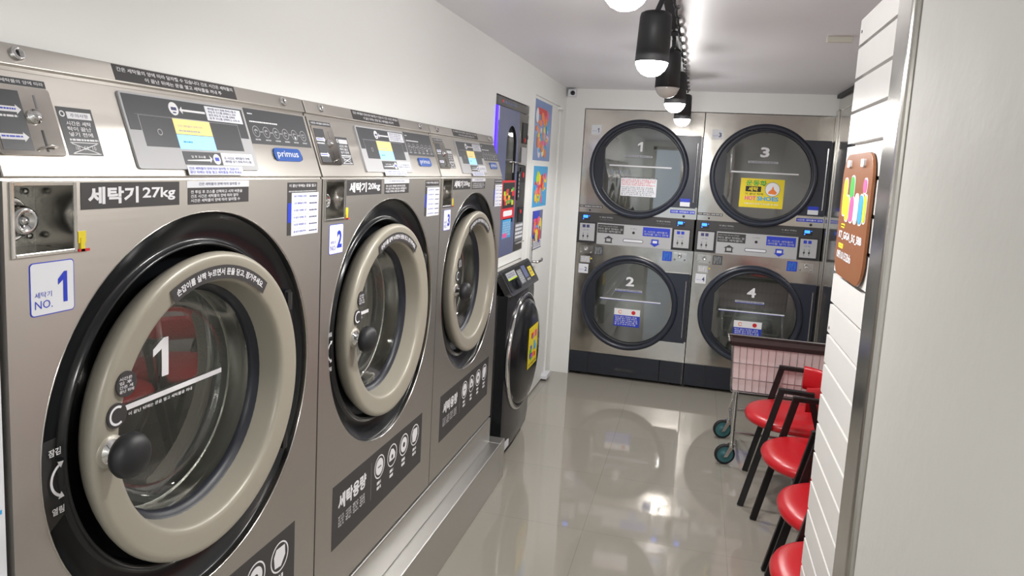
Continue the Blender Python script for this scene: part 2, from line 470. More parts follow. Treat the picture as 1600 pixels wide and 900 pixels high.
    m.small(FS, 0.372, 0.44, 0.092, 0.098, 0.005, GREY, 3); m.small(FS, 0.372, 0.43, 0.083, 0.088, 0.005, GREY, 4); m.small(FS, 0.376, 0.40, 0.062, 0.067, 0.005, CYAN, 4)
    m.arc(FS, 0.322, 0.080, 0.0045, 0.006, 0, 360, 0.0048, GREY, 20)
    m.rect(FS, 0.272, 0.363, 0.1085, 0.110, 0.0045, 0.0049, GREYD); m.rect(FS, 0.466, 0.556, 0.1085, 0.110, 0.0045, 0.0049, GREYD)
    m.build('screen', t, bevel=0.0)
    m = MB(); m.disc(FS, 0.374, 0.127, 0.0125, 0.0045, 0.005, WHITE); m.rect(FS, 0.367, 0.381, 0.124, 0.130, 0.005, 0.0052, INK); m.rect(FS, 0.370, 0.378, 0.1185, 0.121, 0.005, 0.0052, INK)
    m.prism(FS, [(0.389, 0.126), (0.396, 0.133), (0.396, 0.128), (0.46, 0.128), (0.46, 0.124), (0.396, 0.124), (0.396, 0.119)], 0.0045, 0.005, WHITE)
    m.rect(FS, 0.463, 0.575, 0.112, 0.141, 0.0045, 0.0052, PAPER); m.small(FS, 0.470, 0.570, 0.114, 0.139, 0.0055, INK, 9, 4); m.build('screen_guide', t)
    m = MB(); m.rect(FS, 0.365, 0.472, 0.022, 0.047, 0.004, 0.0046, DECAL2); m.disc(FS, 0.457, 0.0335, 0.0105, 0.0046, 0.005, WHITE); m.rect(FS, 0.451, 0.463, 0.030, 0.037, 0.005, 0.0052, BLUE)
    m.prism(FS, [(0.372, 0.029), (0.436, 0.029), (0.436, 0.026), (0.443, 0.0335), (0.436, 0.041), (0.438, 0.033), (0.372, 0.0305)], 0.0046, 0.005, WHITE)
    m.small(FS, 0.385, 0.425, 0.034, 0.040, 0.005, WHITE, 12)
    m.rect(FS, 0.473, 0.575, 0.022, 0.047, 0.004, 0.0045, PAPER); m.small(FS, 0.480, 0.568, 0.026, 0.040, 0.0048, INK, 7, 2)
    m.rect(FS, 0.366, 0.530, 0.002, 0.020, 0.0042, 0.0047, PAPER); m.small(FS, 0.370, 0.527, 0.004, 0.018, 0.005, BLUE, 14, 2); m.build('payment_guide', t)
    # programme panel
    m = MB(); m.rect(FS, 0.597, 0.838, 0.073, 0.152, 0.0, 0.0006, DECAL2)
    m.small(FS, 0.607, 0.625, 0.138, 0.142, 0.0009, WHITE, 1); m.small(FS, 0.607, 0.712, 0.120, 0.125, 0.0009, WHITE, 2)
    for k in range(6):
        u = 0.622 + 0.038 * k
        m.arc(FS, u, 0.101, 0.0115, 0.0128, 0, 360, 0.0009, GREY, 22); m.arc(FS, u, 0.101, 0.004, 0.0055, 30 * k, 250 + 20 * k, 0.0009, GREY, 14)
        m.rect(FS, u - 0.006, u + 0.006, 0.103, 0.1045, 0.0006, 0.0009, GREY)
        m.small(FS, u - 0.010, u + 0.010, 0.080, 0.085, 0.0009, GREY, k)
        if k < 5: m.rect(FS, u + 0.0145, u + 0.0235, 0.1, 0.102, 0.0006, 0.0009, GREY)
    m.disc(FS, 0.775, 0.094, 0.003, 0.0006, 0.0009, WHITE, 10); m.build('programme_panel', t)
    # maker's badge
    m = MB(); m.rrect(FS, 0.664, 0.776, 0.036, 0.066, 0.012, 0.0, 0.003, mat_badge); m.rrect(FS, 0.660, 0.780, 0.038, 0.058, 0.009, 0.0, 0.002, CHROME)
    m.text(FS, 'primus', 0.676, 0.762, 0.041, 0.060, 0.0034, WHITE, 0.0); m.build('badge', t)
    # coin return box
    m = MB(); m.wall(F, cb[::-1], -0.07, 0.0, STAIN)
    m.tess(F, [cb[::-1]], -0.07, DSTEEL)
    for a, b, c, d in ((0.012, 0.018, 1.387, 1.493), (0.114, 0.120, 1.387, 1.493), (0.018, 0.114, 1.487, 1.493), (0.018, 0.114, 1.387, 1.393)):
        m.rect(F, a, b, c, d, 0.0, 0.003, STAIN)
    cbx = m.build('coin_box', t, bevel=0.001)
    m = MB(); m.lathe(F, 0.048, 1.437, [(0.034, -0.069), (0.034, -0.045), (0.030, -0.042), (0.026, -0.05), (0.022, -0.05), (0.022, -0.02), (0.019, -0.012), (0.012, -0.011), (0.010, -0.018), (0, -0.018)], CHROME, 40)
    m.lathe(F, 0.048, 1.437, [(0.006, -0.017), (0.006, -0.013), (0, -0.012)], CHROME, 16)
    for u, v in ((0.095, 1.475), (0.10, 1.408)): m.lathe(F, u, v, [(0.005, -0.069), (0.005, -0.064), (0, -0.062)], CHROME, 12)
    m.build('coin_lock', cbx)
    # labels on the front
    m = MB(); m.rect(F, 0.129, 0.343, 1.450, 1.4915, 0.0, 0.0006, DECAL); m.text(F, '세탁기', 0.142, 0.245, 1.4575, 1.4845, 0.001, WHITE, 0.038)
    m.text(F, weight, 0.254, 0.332, 1.4595, 1.4825, 0.001, WHITE, 0.024); m.build('capacity_label', t)
    m = MB(); m.rect(F, 0.363, 0.550, 1.4800, 1.4925, 0.0, 0.0006, PAPER); m.small(F, 0.395, 0.520, 1.4830, 1.4900, 0.0009, INK, 3)
    m.rect(F, 0.366, 0.549, 1.449, 1.4795, 0.0, 0.0006, DECAL); m.small(F, 0.373, 0.543, 1.452, 1.476, 0.0009, WHITE, 11 + num, 3); m.build('usage_notice', t)
    m = MB(); m.rect(F, 0.696, 0.826, 1.3655, 1.487, 0.0, 0.0006, DECAL); m.small(F, 0.702, 0.820, 1.475, 1.484, 0.001, WHITE, 4); m.small(F, 0.700, 0.822, 1.4635, 1.4685, 0.001, GREY, 6)
    m.rect(F, 0.697, 0.716, 1.395, 1.440, 0.0006, 0.0009, BLUE); m.build('price_list', t)
    m = MB(); m.rect(F, 0.712, 0.832, 1.363, 1.463, 0.0008, 0.0014, PAPER)
    for k in range(6):
        v = 1.452 - k * 0.0165
        m.small(F, 0.722, 0.776, v, v + 0.006, 0.0017, BLUE, k + 2); m.small(F, 0.790, 0.826, v - 0.001, v + 0.004, 0.0017, INK, k + 9); m.rect(F, 0.714, 0.830, v - 0.0065, v - 0.0058, 0.0014, 0.0016, GREY)
    m.build('price_sheet', t)
    m = MB(); m.rrect(F, 0.039, 0.114, 1.300, 1.378, 0.006, 0.0, 0.0006, BLUE); m.rrect(F, 0.0405, 0.1125, 1.3015, 1.3765, 0.005, 0.0006, 0.001, PAPER)
    m.text(F, str(num), 0.085 if num == 1 else 0.080, 0.101 if num == 1 else 0.106, 1.315, 1.361, 0.0013, BLUE, 0.035)
    m.text(F, '세탁기', 0.046, 0.074, 1.3265, 1.335, 0.0013, BLUE, 0.0); m.text(F, 'NO.', 0.046, 0.075, 1.3105, 1.3225, 0.0013, BLUE, 0.0); m.build('number_label', t)
    m = MB(); m.rect(F, 0.122, 0.136, 1.400, 1.418, 0.0, 0.002, YELLOW); m.rect(F, 0.126, 0.133, 1.387, 1.408, 0.0, 0.003, YELLOW); m.rect(F, 0.122, 0.142, 1.387, 1.391, 0.0, 0.003, RED)
    m.build('arrow_sticker', t)
    m = MB(); m.rect(F, 0.093, 0.752, 0.464, 0.650, 0.0, 0.0007, DECAL); m.text(F, '세탁용량', 0.125, 0.300, 0.565, 0.612, 0.001, WHITE, 0.042)
    for k in range(4):
        m.small(F, 0.128 + k * 0.044, 0.163 + k * 0.044, 0.515, 0.550, 0.001, WHITE, k, 4)
    m.rect(F, 0.334, 0.337, 0.505, 0.625, 0.0007, 0.001, GREYD)
    for k in range(4):
        u = 0.395 + 0.097 * k; v = 0.590
        m.arc(F, u, v, 0.034, 0.038, 0, 360, 0.001, WHITE, 36)
        if k == 0: m.disc(F, u, v, 0.027, 0.0007, 0.001, WHITE); m.rect(F, u - 0.012, u + 0.012, v - 0.002, v + 0.002, 0.001, 0.0012, DECAL)
        if k == 1: m.prism(F, [(u - .022, v - .016), (u + .022, v - .016), (u + .024, v + .002), (u + .008, v + .02), (u - .01, v + .024), (u - .024, v + .004)], 0.0007, 0.001, WHITE); m.disc(F, u, v - .004, .007, .001, .0012, DECAL)
        if k == 2: m.disc(F, u, v, 0.026, 0.0007, 0.001, WHITE); m.disc(F, u, v, 0.009, 0.001, 0.0012, DECAL)
        if k == 3: m.prism(F, [(u - .020, v - .022), (u + .006, v - .026), (u + .024, v - .004), (u + .022, v + .022), (u - .014, v + .024), (u - .024, v + .008)], 0.0007, 0.001, WHITE)
        m.small(F, u - 0.016, u + 0.016, 0.512, 0.545, 0.001, WHITE, k + 20, 2)
    m.build('capacity_guide', t)
    # black door surround
    m = MB(); m.lathe(F, CU, CV, [(0.3712, -0.013), (0.370, -0.016), (0.322, -0.030), (0.316, -0.030), (0.313, -0.023), (0.3095, -0.0195), (0.306, -0.024), (0.303, -0.042), (0.300, -0.060), (0.225, -0.063)], BLACK, 96)
    m.build('door_surround', t)
    m = MB(); m.lathe(F, CU, CV, [(0.3665, -0.0160), (0.3225, -0.0287)], DECAL, 24, 173.5, 197)
    hh = -0.0195; ac, az, ar = 0.112, 1.030, 0.028
    m.arc(F, ac, az, ar - 0.0022, ar + 0.0022, 118, 242, hh, WHITE, 20)
    for a, q in ((118, -1), (242, 1)):
        r = math.radians(a); c = (ac + ar * cos(r), az + ar * sin(r)); tx, ty = (-sin(r) * q, cos(r) * q)
        m.prism(F, [(c[0] + cos(r) * 0.006, c[1] + sin(r) * 0.006), (c[0] - cos(r) * 0.006, c[1] - sin(r) * 0.006), (c[0] + tx * 0.009, c[1] + ty * 0.009)][::-q], hh - 0.0004, hh, WHITE)
    m.text(F, '잠김', 0.080, 0.102, 1.072, 1.084, hh, WHITE, 0.02); m.text(F, '열림', 0.084, 0.106, 0.976, 0.988, hh, WHITE, 0.02)
    m.build('lock_sticker', t)
    # the door
    m = MB(); m.lathe(F, CU, CV, [(0.262, -0.040), (0.275, -0.034), (0.2850, -0.020), (0.2930, -0.006), (0.2970, 0.004), (0.2970, 0.0115), (0.2945, 0.0165), (0.2900, 0.0195), (0.2850, 0.0205), (0.2800, 0.0200), (0.2500, 0.0160), (0.2445, 0.0145), (0.2400, 0.0115), (0.2375, 0.0060), (0.2360, -0.0020), (0.2295, -0.040)], BEIGE, 96)
    dr = m.build('door', t)
    m = MB(); m.lathe(F, CU, CV, [(0.2300, -0.038), (0.226, -0.042), (0.220, -0.045), (0.2165, -0.052), (0.2150, -0.058)], NAVYD, 72); m.build('door_gasket', dr)
    m = MB(); m.lathe(F, CU, CV, [(0.2155, -0.055), (0.207, -0.068), (0.197, -0.088), (0.188, -0.097), (0.178, -0.1000), (0.174, -0.1003), (0.165, -0.1004), (0.10, -0.1006), (0.0, -0.1008)], GLASS, 72); m.build('door_glass', dr)
    m = MB(); H = -0.0965
    if num == 1: m.text(F, '1', CU - 0.036, CU + 0.006, 1.100, 1.178, H, WHITE, 0.03)
    m.rect(F, CU - (0.172 if num == 1 else 0.115), CU + (0.172 if num == 1 else 0.062), CV - 0.000, CV + 0.0105, H - 0.0005, H, WHITE)
    m.small(F, CU - 0.10, CU + 0.075 if num == 1 else CU + 0.02, CV - 0.013, CV - 0.004, H, WHITE, 5)
    m.build('fill_line', dr)
    m = MB(); a = 0.268
    m.arc(F, CU, CV, 0.2445, 0.2715, 118, 52, 0.0206, DECAL, 40)
    m.textarc(F, '손잡이를 살짝 누르면서 문을 닫고, 잠가주세요.', CU, CV, 0.2510, 0.2655, 115.5, 54.5, 0.0212, WHITE, 0.02)
    m.build('door_label', dr)
    m = MB(); m.disc(F, CU - 0.231 + 0.0, 1.163, 0.0215, 0.019, 0.0222, DECAL, 32)
    m.small(F, CU - 0.247, CU - 0.215, 1.149, 1.177, 0.0226, WHITE, 31, 4)
    m.disc(F, CU - 0.252, 1.116, 0.0205, 0.0195, 0.0222, DECAL, 32); m.arc(F, CU - 0.252, 1.116, 0.0125, 0.0165, 55, 305, 0.0225, WHITE, 26)
    m.build('handle_label', dr)
    hy = 0.158; hz = 1.060
    m = MB(); m.lathe(F, hy, hz, [(0.022, 0.018), (0.020, 0.024), (0.012, 0.028), (0.010, 0.05)], CHROME, 32); m.lathe(F, hy, hz, [(0.028, 0.016), (0.027, 0.0225), (0.0, 0.0225)], BEIGE, 32)
    kn = m.build('handle', dr)
    m = MB(); m.lathe(F, hy, hz, [(0.0, 0.040), (0.022, 0.041), (0.033, 0.046), (0.0370, 0.055), (0.0365, 0.064), (0.032, 0.072), (0.022, 0.078), (0.011, 0.0805), (0.0, 0.081)], BLACKM, 40); m.build('knob', kn)
    # hinges on the right
    for v in (1.215, 0.885):
        m = MB(); r = math.sqrt(0.318 ** 2 - (v - CV) ** 2); f3 = Frame((0, CU + r, v), (0, 1, 0), (0, 0, 1))
        m.rrect(f3, -0.016, 0.012, -0.026, 0.026, 0.008, -0.035, 0.004, BLACK); m.tube([f3.at(0.0, -0.020, 0.006), f3.at(0.0, 0.020, 0.006)], 0.007, CHAR, 12); m.build('hinge', t)
    # drum seen through the glass
    m = MB(); m.lathe(F, CU, CV, [(0.220, -0.115), (0.285, -0.125), (0.30, -0.135), (0.30, -0.52), (0.27, -0.54), (0.0, -0.54)], DSTEEL, 60)
    m.lathe(F, CU, CV, [(0.2165, -0.058), (0.219, -0.075), (0.223, -0.080), (0.223, -0.118)], STAIN, 60)
    m.lathe(F, CU, CV, [(0.285, -0.20), (0.282, -0.21), (0.285, -0.22)], CHROME, 60); m.lathe(F, CU, CV, [(0.300, -0.36), (0.296, -0.37), (0.300, -0.38)], CHROME, 60)
    for k in range(3):
        a = math.radians(40 + 120 * k); p = Vector((0, CU + 0.285 * cos(a), CV + 0.285 * sin(a)))
        m.bar(p + Vector((-0.14, 0, 0)), p + Vector((-0.52, 0, 0)), 0.05, 0.03, DSTEEL, (0, cos(a), sin(a)))
    m.build('drum', t)
    return t

mat_badge = mat('badge_blue', S(22, 78, 160), 0.3)
make_washer(1, 0.754, 0.852, '27kg', 'nearest steel front-loading washing machine, with a big white 1 on its glass')
make_washer(2, 1.606, 0.851, '20kg', 'middle steel front-loading washing machine, marked 20kg and NO. 2')
make_washer(3, 2.457, 0.835, '20kg', 'farthest steel front-loading washing machine, numbered 3, beside the black shoe washer')

# plinth the washers stand on
m = MB()
m.box(-1.5, -0.893, 0.51, 3.278, 0.2, 0.326, LEDGE); m.box(-1.5, -0.835, 0.51, 3.278, 0.0, 0.2, LEDGE); m.box(-0.995, -0.835, 3.278, 3.36, 0.0, 0.2, LEDGE)
o = m.build('washer_plinth', bevel=0.004); tag(o, 'long stepped stainless plinth under the row of washing machines', 'plinth')
m = MB(); F0 = Frame((-0.90, 0, 0), (0, 1, 0), (0, 0, 1))
m.rect(F0, 0.52, 0.745, 0.33, 1.49, -0.02, 0.0, PAPER)
for v in (1.158, 1.035): m.rect(F0, 0.53, 0.740, v - 0.003, v + 0.003, 0.0, 0.0006, CYAN)
m.prism(F0, [(0.715, 1.088), (0.739, 1.097), (0.715, 1.106)], 0.0, 0.0006, CYAN)
tag(m.build('wall_board'), 'white panel with blue lines at the left edge beside the nearest washer', 'panel')

# ------------------------------------------------------------------ stacked dryers
def dryer_door(parent, F, cz, num, upper):
    CX = 0.417; GX = 0.432; CH = 0.167; GR = 0.303
    D = []
    a = math.acos((CH - GX) / GR)
    n = 60
    D = [(GX + GR * cos(-a + 2 * a * k / n), cz + GR * sin(-a + 2 * a * k / n)) for k in range(n + 1)]
    m = MB()
    m.lathe(F, CX, cz, [(0.356, 0.0), (0.357, 0.018), (0.352, 0.032), (0.342, 0.040), (0.331, 0.040), (0.323, 0.034), (0.320, 0.028)], NAVY, 96)
    m.tess(F, [circle(CX, cz, 0.3205, 96), D], 0.029, NAVYD)
    m.wall(F, D[::-1], -0.03, 0.029, NAVYD, True)
    m.lathe(F, GX, cz, [(0.300, 0.0295), (0.309, 0.033), (0.314, 0.031), (0.316, 0.028)], NAVYD, 60, -math.degrees(a), math.degrees(a))
    d = m.build('dryer_door', parent)
    m = MB(); m.tess(F, [D], 0.010, GLASSD); m.build('door_glass', d)
    m = MB(); h = 0.0115
    m.text(F, str(num), 0.388 if num != 1 else 0.40, 0.448 if num != 1 else 0.435, cz + 0.128, cz + 0.197, h, WHITE, 0.03)
    m.build('door_number', d)
    m = MB(); m.rect(F, 0.312, 0.510, cz + 0.083, cz + 0.101, h - 0.0005, h, GREY); m.rect(F, 0.312, 0.510, cz + 0.083, cz + 0.087, h, h + 0.0003, BLUE if not upper else GREYD)
    m.small(F, 0.320, 0.500, cz + 0.089, cz + 0.099, h + 0.0004, INK, num)
    m.rect(F, 0.205, 0.650, cz + 0.018, cz + 0.026, h - 0.0005, h, WHITE); m.rect(F, 0.205, 0.650, cz + 0.015, cz + 0.018, h - 0.0005, h, BLUE if not upper else GREY)
    m.build('fill_line', d)
    m = MB()
    if num == 1:
        m.rect(F, 0.298, 0.555, cz - 0.195, cz - 0.066, h, h + 0.001, PAPER); m.rect(F, 0.298, 0.555, cz - 0.066, cz - 0.056, h, h + 0.001, DECAL)
        m.small(F, 0.304, 0.549, cz - 0.120, cz - 0.072, h + 0.0014, RED, 2, 4); m.small(F, 0.304, 0.549, cz - 0.190, cz - 0.125, h + 0.0014, GREYD, 3, 5)
        m.small(F, 0.306, 0.549, cz - 0.065, cz - 0.058, h + 0.0014, WHITE, 3); m.build('notice_sheet', d)
    elif num == 3:
        b = cz - 0.222; t = cz - 0.02
        m.rect(F, 0.276, 0.565, b, t, h, h + 0.001, YELLOW); k = h + 0.0013
        m.text(F, '운동화', 0.312, 0.450, t - 0.050, t - 0.012, k, GREEN, 0.03)
        m.rect(F, 0.312, 0.415, t - 0.092, t - 0.054, h + 0.001, k - 0.0001, BLACKM); m.text(F, '세탁', 0.330, 0.395, t - 0.088, t - 0.058, k + 0.0002, YELLOW, 0.03)
        m.disc(F, 0.490, t - 0.070, 0.050, h + 0.001, k, WHITE); m.arc(F, 0.490, t - 0.070, 0.047, 0.050, 0, 360, k + 0.0003, GREYD)
        m.prism(F, [(0.462, t - .100), (0.512, t - .105), (0.520, t - .090), (0.500, t - .070), (0.492, t - .045), (0.484, t - .070), (0.466, t - .085)], k, k + 0.0004, ORANGE)
        m.small(F, 0.312, 0.430, t - 0.116, t - 0.098, k, BLACKM, 5)
        m.text(F, 'HOT', 0.312, 0.385, t - 0.152, t - 0.122, k, PINK, 0.04); m.text(F, 'SHOES', 0.393, 0.535, t - 0.152, t - 0.122, k, CYAN, 0.04)
        m.small(F, 0.312, 0.535, t - 0.182, t - 0.168, k, WHITE, 8); m.build('poster', d)
    else:
        m.rect(F, 0.318, 0.508, cz - 0.178, cz - 0.045, h, h + 0.001, BLUE); m.rect(F, 0.318, 0.508, cz - 0.094, cz - 0.045, h + 0.001, h + 0.0014, WHITE)
        m.disc(F, 0.460, cz - 0.070, 0.015, h + 0.0014, h + 0.0018, RED, 18); m.arc(F, 0.362, cz - 0.070, 0.009, 0.014, 20, 330, h + 0.0018, ORANGE, 18)
        m.small(F, 0.326, 0.500, cz - 0.170, cz - 0.100, h + 0.0014, PAPER, 3, 5); m.build('notice_sheet', d)
    return d

def make_dryer(x0, nu, nl, label):
    t = thing('stacked_dryer', label, 'tumble dryer', (x0, 5.335, 0), 0, 'stacked coin dryers at the back')
    F = Frame((0, 0, 0), (1, 0, 0), (0, 0, 1)); W = 0.853; g = 0.002
    m = MB()
    for z0, z1, cz in ((1.242, 1.998, 1.578), (0.186, 1.013, 0.590)):
        m.tess(F, [[(g, z0), (W - g, z0), (W - g, z1), (g, z1)], circle(0.417, cz, 0.318, 96)], 0.0, STEEL2)
    m.wall(F, [(g, 0.186), (W - g, 0.186), (W - g, 1.998), (g, 1.998)], -0.7, 0.0, STEEL2)
    m.rect(F, g, W - g, 0.186, 1.998, -0.71, -0.70, BLACKM)
    for cz in (1.578, 0.590):
        m.rect(F, 0.836, W - g, cz - 0.25, cz + 0.25, 0.0, 0.001, CHAR)
    m.build('cabinet', t)
    for cz, num, upper in ((1.578, nu, True), (0.590, nl, False)):
        m = MB(); m.lathe(F, 0.425, cz, [(0.30, -0.03), (0.315, -0.05), (0.36, -0.06), (0.36, -0.62), (0.0, -0.62)], DSTEEL, 60)
        for k in range(4):
            a = math.radians(30 + 90 * k + num * 17); p = F.at(0.425 + 0.345 * cos(a), cz + 0.345 * sin(a), -0.07)
            m.bar(p, p + Vector((0, 0.53, 0)), 0.05, 0.03, DSTEEL, (cos(a), 0, sin(a)))
        m.build('drum', t)
        dryer_door(t, F, cz, num, upper)
        m = MB(); hp = [(0.660, cz - 0.257), (0.838, cz - 0.257), (0.838, cz + 0.257), (0.660, cz + 0.257)]
        e = math.sqrt(0.351 ** 2 - 0.257 ** 2); a = math.asin(0.257 / 0.351)
        pts = [(0.838, cz - 0.257), (0.838, cz + 0.257)] + [(0.417 + 0.351 * cos(a - 2 * a * k / 20), cz + 0.351 * sin(a - 2 * a * k / 20)) for k in range(21)]
        m.prism(F, pts, 0.0, 0.018, NAVY)
        m.rect(F, 0.729, 0.797, cz - 0.246, cz - 0.190, 0.018, 0.0186, PAPER) if upper else None
        if upper: m.rect(F, 0.729, 0.797, cz - 0.215, cz - 0.190, 0.0186, 0.0189, BLUE)
        m.build('hinge_panel', t, bevel=0.002)
        m = MB(); m.tube([F.at(0.820, cz - 0.215, 0.022), F.at(0.820, cz + 0.205, 0.022)], 0.0055, CHROME, 10); m.build('hinge_rod', t)
        # number label
        m = MB(); lx, lz = (0.055, cz + 0.238) if upper else (0.026, cz + 0.195)
        m.rect(F, lx, lx + 0.073, lz, lz + 0.070, 0.0, 0.0008, PAPER); m.text(F, str(num), lx + 0.045, lx + (0.064 if num != 1 else 0.056), lz + 0.016, lz + 0.048, 0.0012, INK, 0.03); m.small(F, lx + 0.006, lx + 0.036, lz + 0.022, lz + 0.030, 0.0012, BLUE, 3)
        m.build('number_label', t)
    # strips above the control panel
    m = MB(); m.rect(F, 0.004, 0.175, 1.279, 1.297, 0.0, 0.0006, DECAL); m.small(F, 0.008, 0.170, 1.282, 1.294, 0.001, WHITE, 3); m.disc(F, 0.083, 1.259, 0.007, 0.0, 0.002, BLACKM, 14); m.build('notice_strip', t); m = MB()
    m.rect(F, 0.665, 0.838, 1.279, 1.303, 0.0, 0.0006, BLUE); m.small(F, 0.670, 0.832, 1.283, 1.299, 0.001, WHITE, 6); m.disc(F, 0.762, 1.260, 0.009, 0.0, 0.002, BLACKM, 14)
    m.build('notice_strip', t)
    # control panel
    m = MB(); m.rect(F, 0.0, 0.841, 1.013, 1.243, 0.0, 0.010, DECAL); cp = m.build('control_panel', t, bevel=0.002)
    m = MB(); m.rect(F, 0.148, 0.690, 1.014, 1.171, 0.010, 0.013, GREY)
    h = 0.0135
    m.rect(F, 0.152, 0.344, 1.098, 1.163, 0.013, h, DECAL); m.small(F, 0.158, 0.338, 1.103, 1.140, h + 0.0004, GREY, 4, 2); m.small(F, 0.158, 0.30, 1.145, 1.153, h + 0.0004, GREY, 5)
    m.rect(F, 0.483, 0.676, 1.098, 1.163, 0.013, h, BLUE); m.small(F, 0.490, 0.668, 1.103, 1.140, h + 0.0004, GREY, 7, 2)
    m.disc(F, 0.416, 1.115, 0.010, 0.013, h, BLACKM, 16); m.small(F, 0.392, 0.440, 1.140, 1.150, h, GREYD, 4)
    m.rrect(F, 0.342, 0.491, 1.042, 1.068, 0.012, 0.013, h, GREYD); m.rrect(F, 0.347, 0.486, 1.047, 1.063, 0.008, h, h + 0.0004, PAPER)
    m.prism(F, [(0.207, 1.027), (0.267, 1.027), (0.267, 1.031), (0.262, 1.031), (0.262, 1.058), (0.274, 1.058), (0.237, 1.080), (0.200, 1.058), (0.212, 1.058), (0.212, 1.031), (0.207, 1.031)], 0.013, h, DECAL)
    m.rect(F, 0.221, 0.253, 1.038, 1.060, h, h + 0.0004, GREY)
    m.prism(F, [(0.574, 1.024), (0.612, 1.048), (0.600, 1.048), (0.600, 1.078), (0.548, 1.078), (0.548, 1.048), (0.536, 1.048)], 0.013, h, BLUE); m.rect(F, 0.558, 0.590, 1.050, 1.068, h, h + 0.0004, PAPER)
    m.build('coin_panel', cp)
    for k, (a, b) in enumerate(((0.010, 0.138), (0.697, 0.822))):
        m = MB(); m.rect(F, a, b, 1.022, 1.170, 0.010, 0.014, BLACKM); m.rect(F, a + 0.008, b - 0.008, 1.032, 1.162, 0.014, 0.016, GREY)
        c = INK if k == 0 else BLUE
        m.rect(F, a + 0.028, a + 0.050, 1.130, 1.152, 0.016, 0.0165, c); m.rect(F, a + 0.058, a + 0.080, 1.130, 1.152, 0.016, 0.0165, c); m.small(F, a + 0.035, a + 0.075, 1.108, 1.116, 0.0165, c, 3)
        for q in (0.035, 0.068): m.rect(F, a + q, a + q + 0.004, 1.045, 1.090, 0.016, 0.0165, GREYD); m.rect(F, a + q - 0.004, a + q + 0.008, 1.060, 1.072, 0.016, 0.0165, DECAL)
        m.build('coin_unit', cp)
        m = MB(); x = a + 0.018; m.rect(F, x, x + 0.062, 1.186, 1.226, 0.010, 0.0115, BLACKM)
        m.rrect(F, x + 0.010, x + 0.046, 1.202, 1.222, 0.004, 0.0115, 0.0125, LEDB); m.disc(F, x + 0.012, 1.1935, 0.004, 0.0115, 0.0125, LEDB, 12); m.disc(F, x + 0.056, 1.2175, 0.003, 0.0115, 0.0125, LEDB, 12)
        m.build('timer_display', cp)
        q = 0.158 if k == 0 else 0.575
        m = MB(); m.small(F, q, q + 0.10, 1.208, 1.220, 0.0104, GREY, 5); m.small(F, q, q + 0.10, 1.192, 1.200, 0.0104, GREYD, 6); m.build('printed_caption', cp)
    # coin locks and labels under the control panel
    for a, b in ((0.027, 0.124), (0.711, 0.806)):
        m = MB(); m.rrect(F, a, b, 0.934, 0.994, 0.006, 0.0, 0.005, STAIN)
        c = (a + b) / 2
        m.lathe(F, c, 0.972, [(0.015, 0.005), (0.015, 0.014), (0.011, 0.016), (0.009, 0.012), (0, 0.012)], CHROME, 24)
        for q in (a + 0.012, b - 0.012): m.lathe(F, q, 0.945, [(0.007, 0.005), (0.006, 0.010), (0, 0.012)], CHROME, 14)
        m.build('coin_lock', t)
    m = MB(); m.rect(F, 0.134, 0.200, 0.930, 0.996, 0.0, 0.0007, DECAL2); m.small(F, 0.140, 0.194, 0.936, 0.990, 0.001, GREY, 3, 5); m.build('slate_label', t)
    m = MB(); m.rect(F, 0.036, 0.108, 0.866, 0.916, 0.0, 0.0007, GREY); m.small(F, 0.042, 0.102, 0.872, 0.910, 0.001, WHITE, 3, 3); m.rect(F, 0.112, 0.122, 0.894, 0.904, 0.0, 0.001, YELLOW); m.build('grey_label', t)
    m = MB(); m.rect(F, 0.635, 0.702, 0.928, 0.998, 0.0, 0.0007, BLUE); m.small(F, 0.641, 0.696, 0.934, 0.992, 0.001, CYAN, 3, 5); m.build('blue_label', t)
    # kick panel in three pieces, drawer pull and feet
    m = MB()
    for a, b in ((0.002, 0.144), (0.149, 0.676), (0.681, 0.838)): m.rect(F, a, b, 0.024, 0.184, -0.02, 0.003, NAVYD)
    m.rect(F, 0.144, 0.149, 0.03, 0.180, -0.02, 0.001, CHAR); m.rect(F, 0.838, 0.851, 0.02, 0.184, -0.01, 0.001, CHAR)
    m.rect(F, 0.01, 0.84, 0.012, 0.19, -0.65, -0.03, BLACKM); m.build('kick_panel', t, bevel=0.001)
    m = MB(); m.rrect(F, 0.352, 0.492, 0.066, 0.086, 0.008, 0.003, 0.009, CHAR); m.build('pull', t)
    for u in (0.07, 0.78):
        for h in (-0.06, -0.6): m = MB(); m.lathe(Frame((u, -h, 0), (1, 0, 0), (0, 1, 0)), 0, 0, [(0, 0), (0.02, 0), (0.02, 0.012), (0.008, 0.016), (0.008, 0.03)], BLACKM, 16); m.build('foot', t)
    return t
make_dryer(-0.855, 1, 2, 'left stacked steel dryer with doors numbered 1 above and 2 below')
make_dryer(0.0, 3, 4, 'right stacked steel dryer, doors numbered 3 above with yellow poster and 4 below')

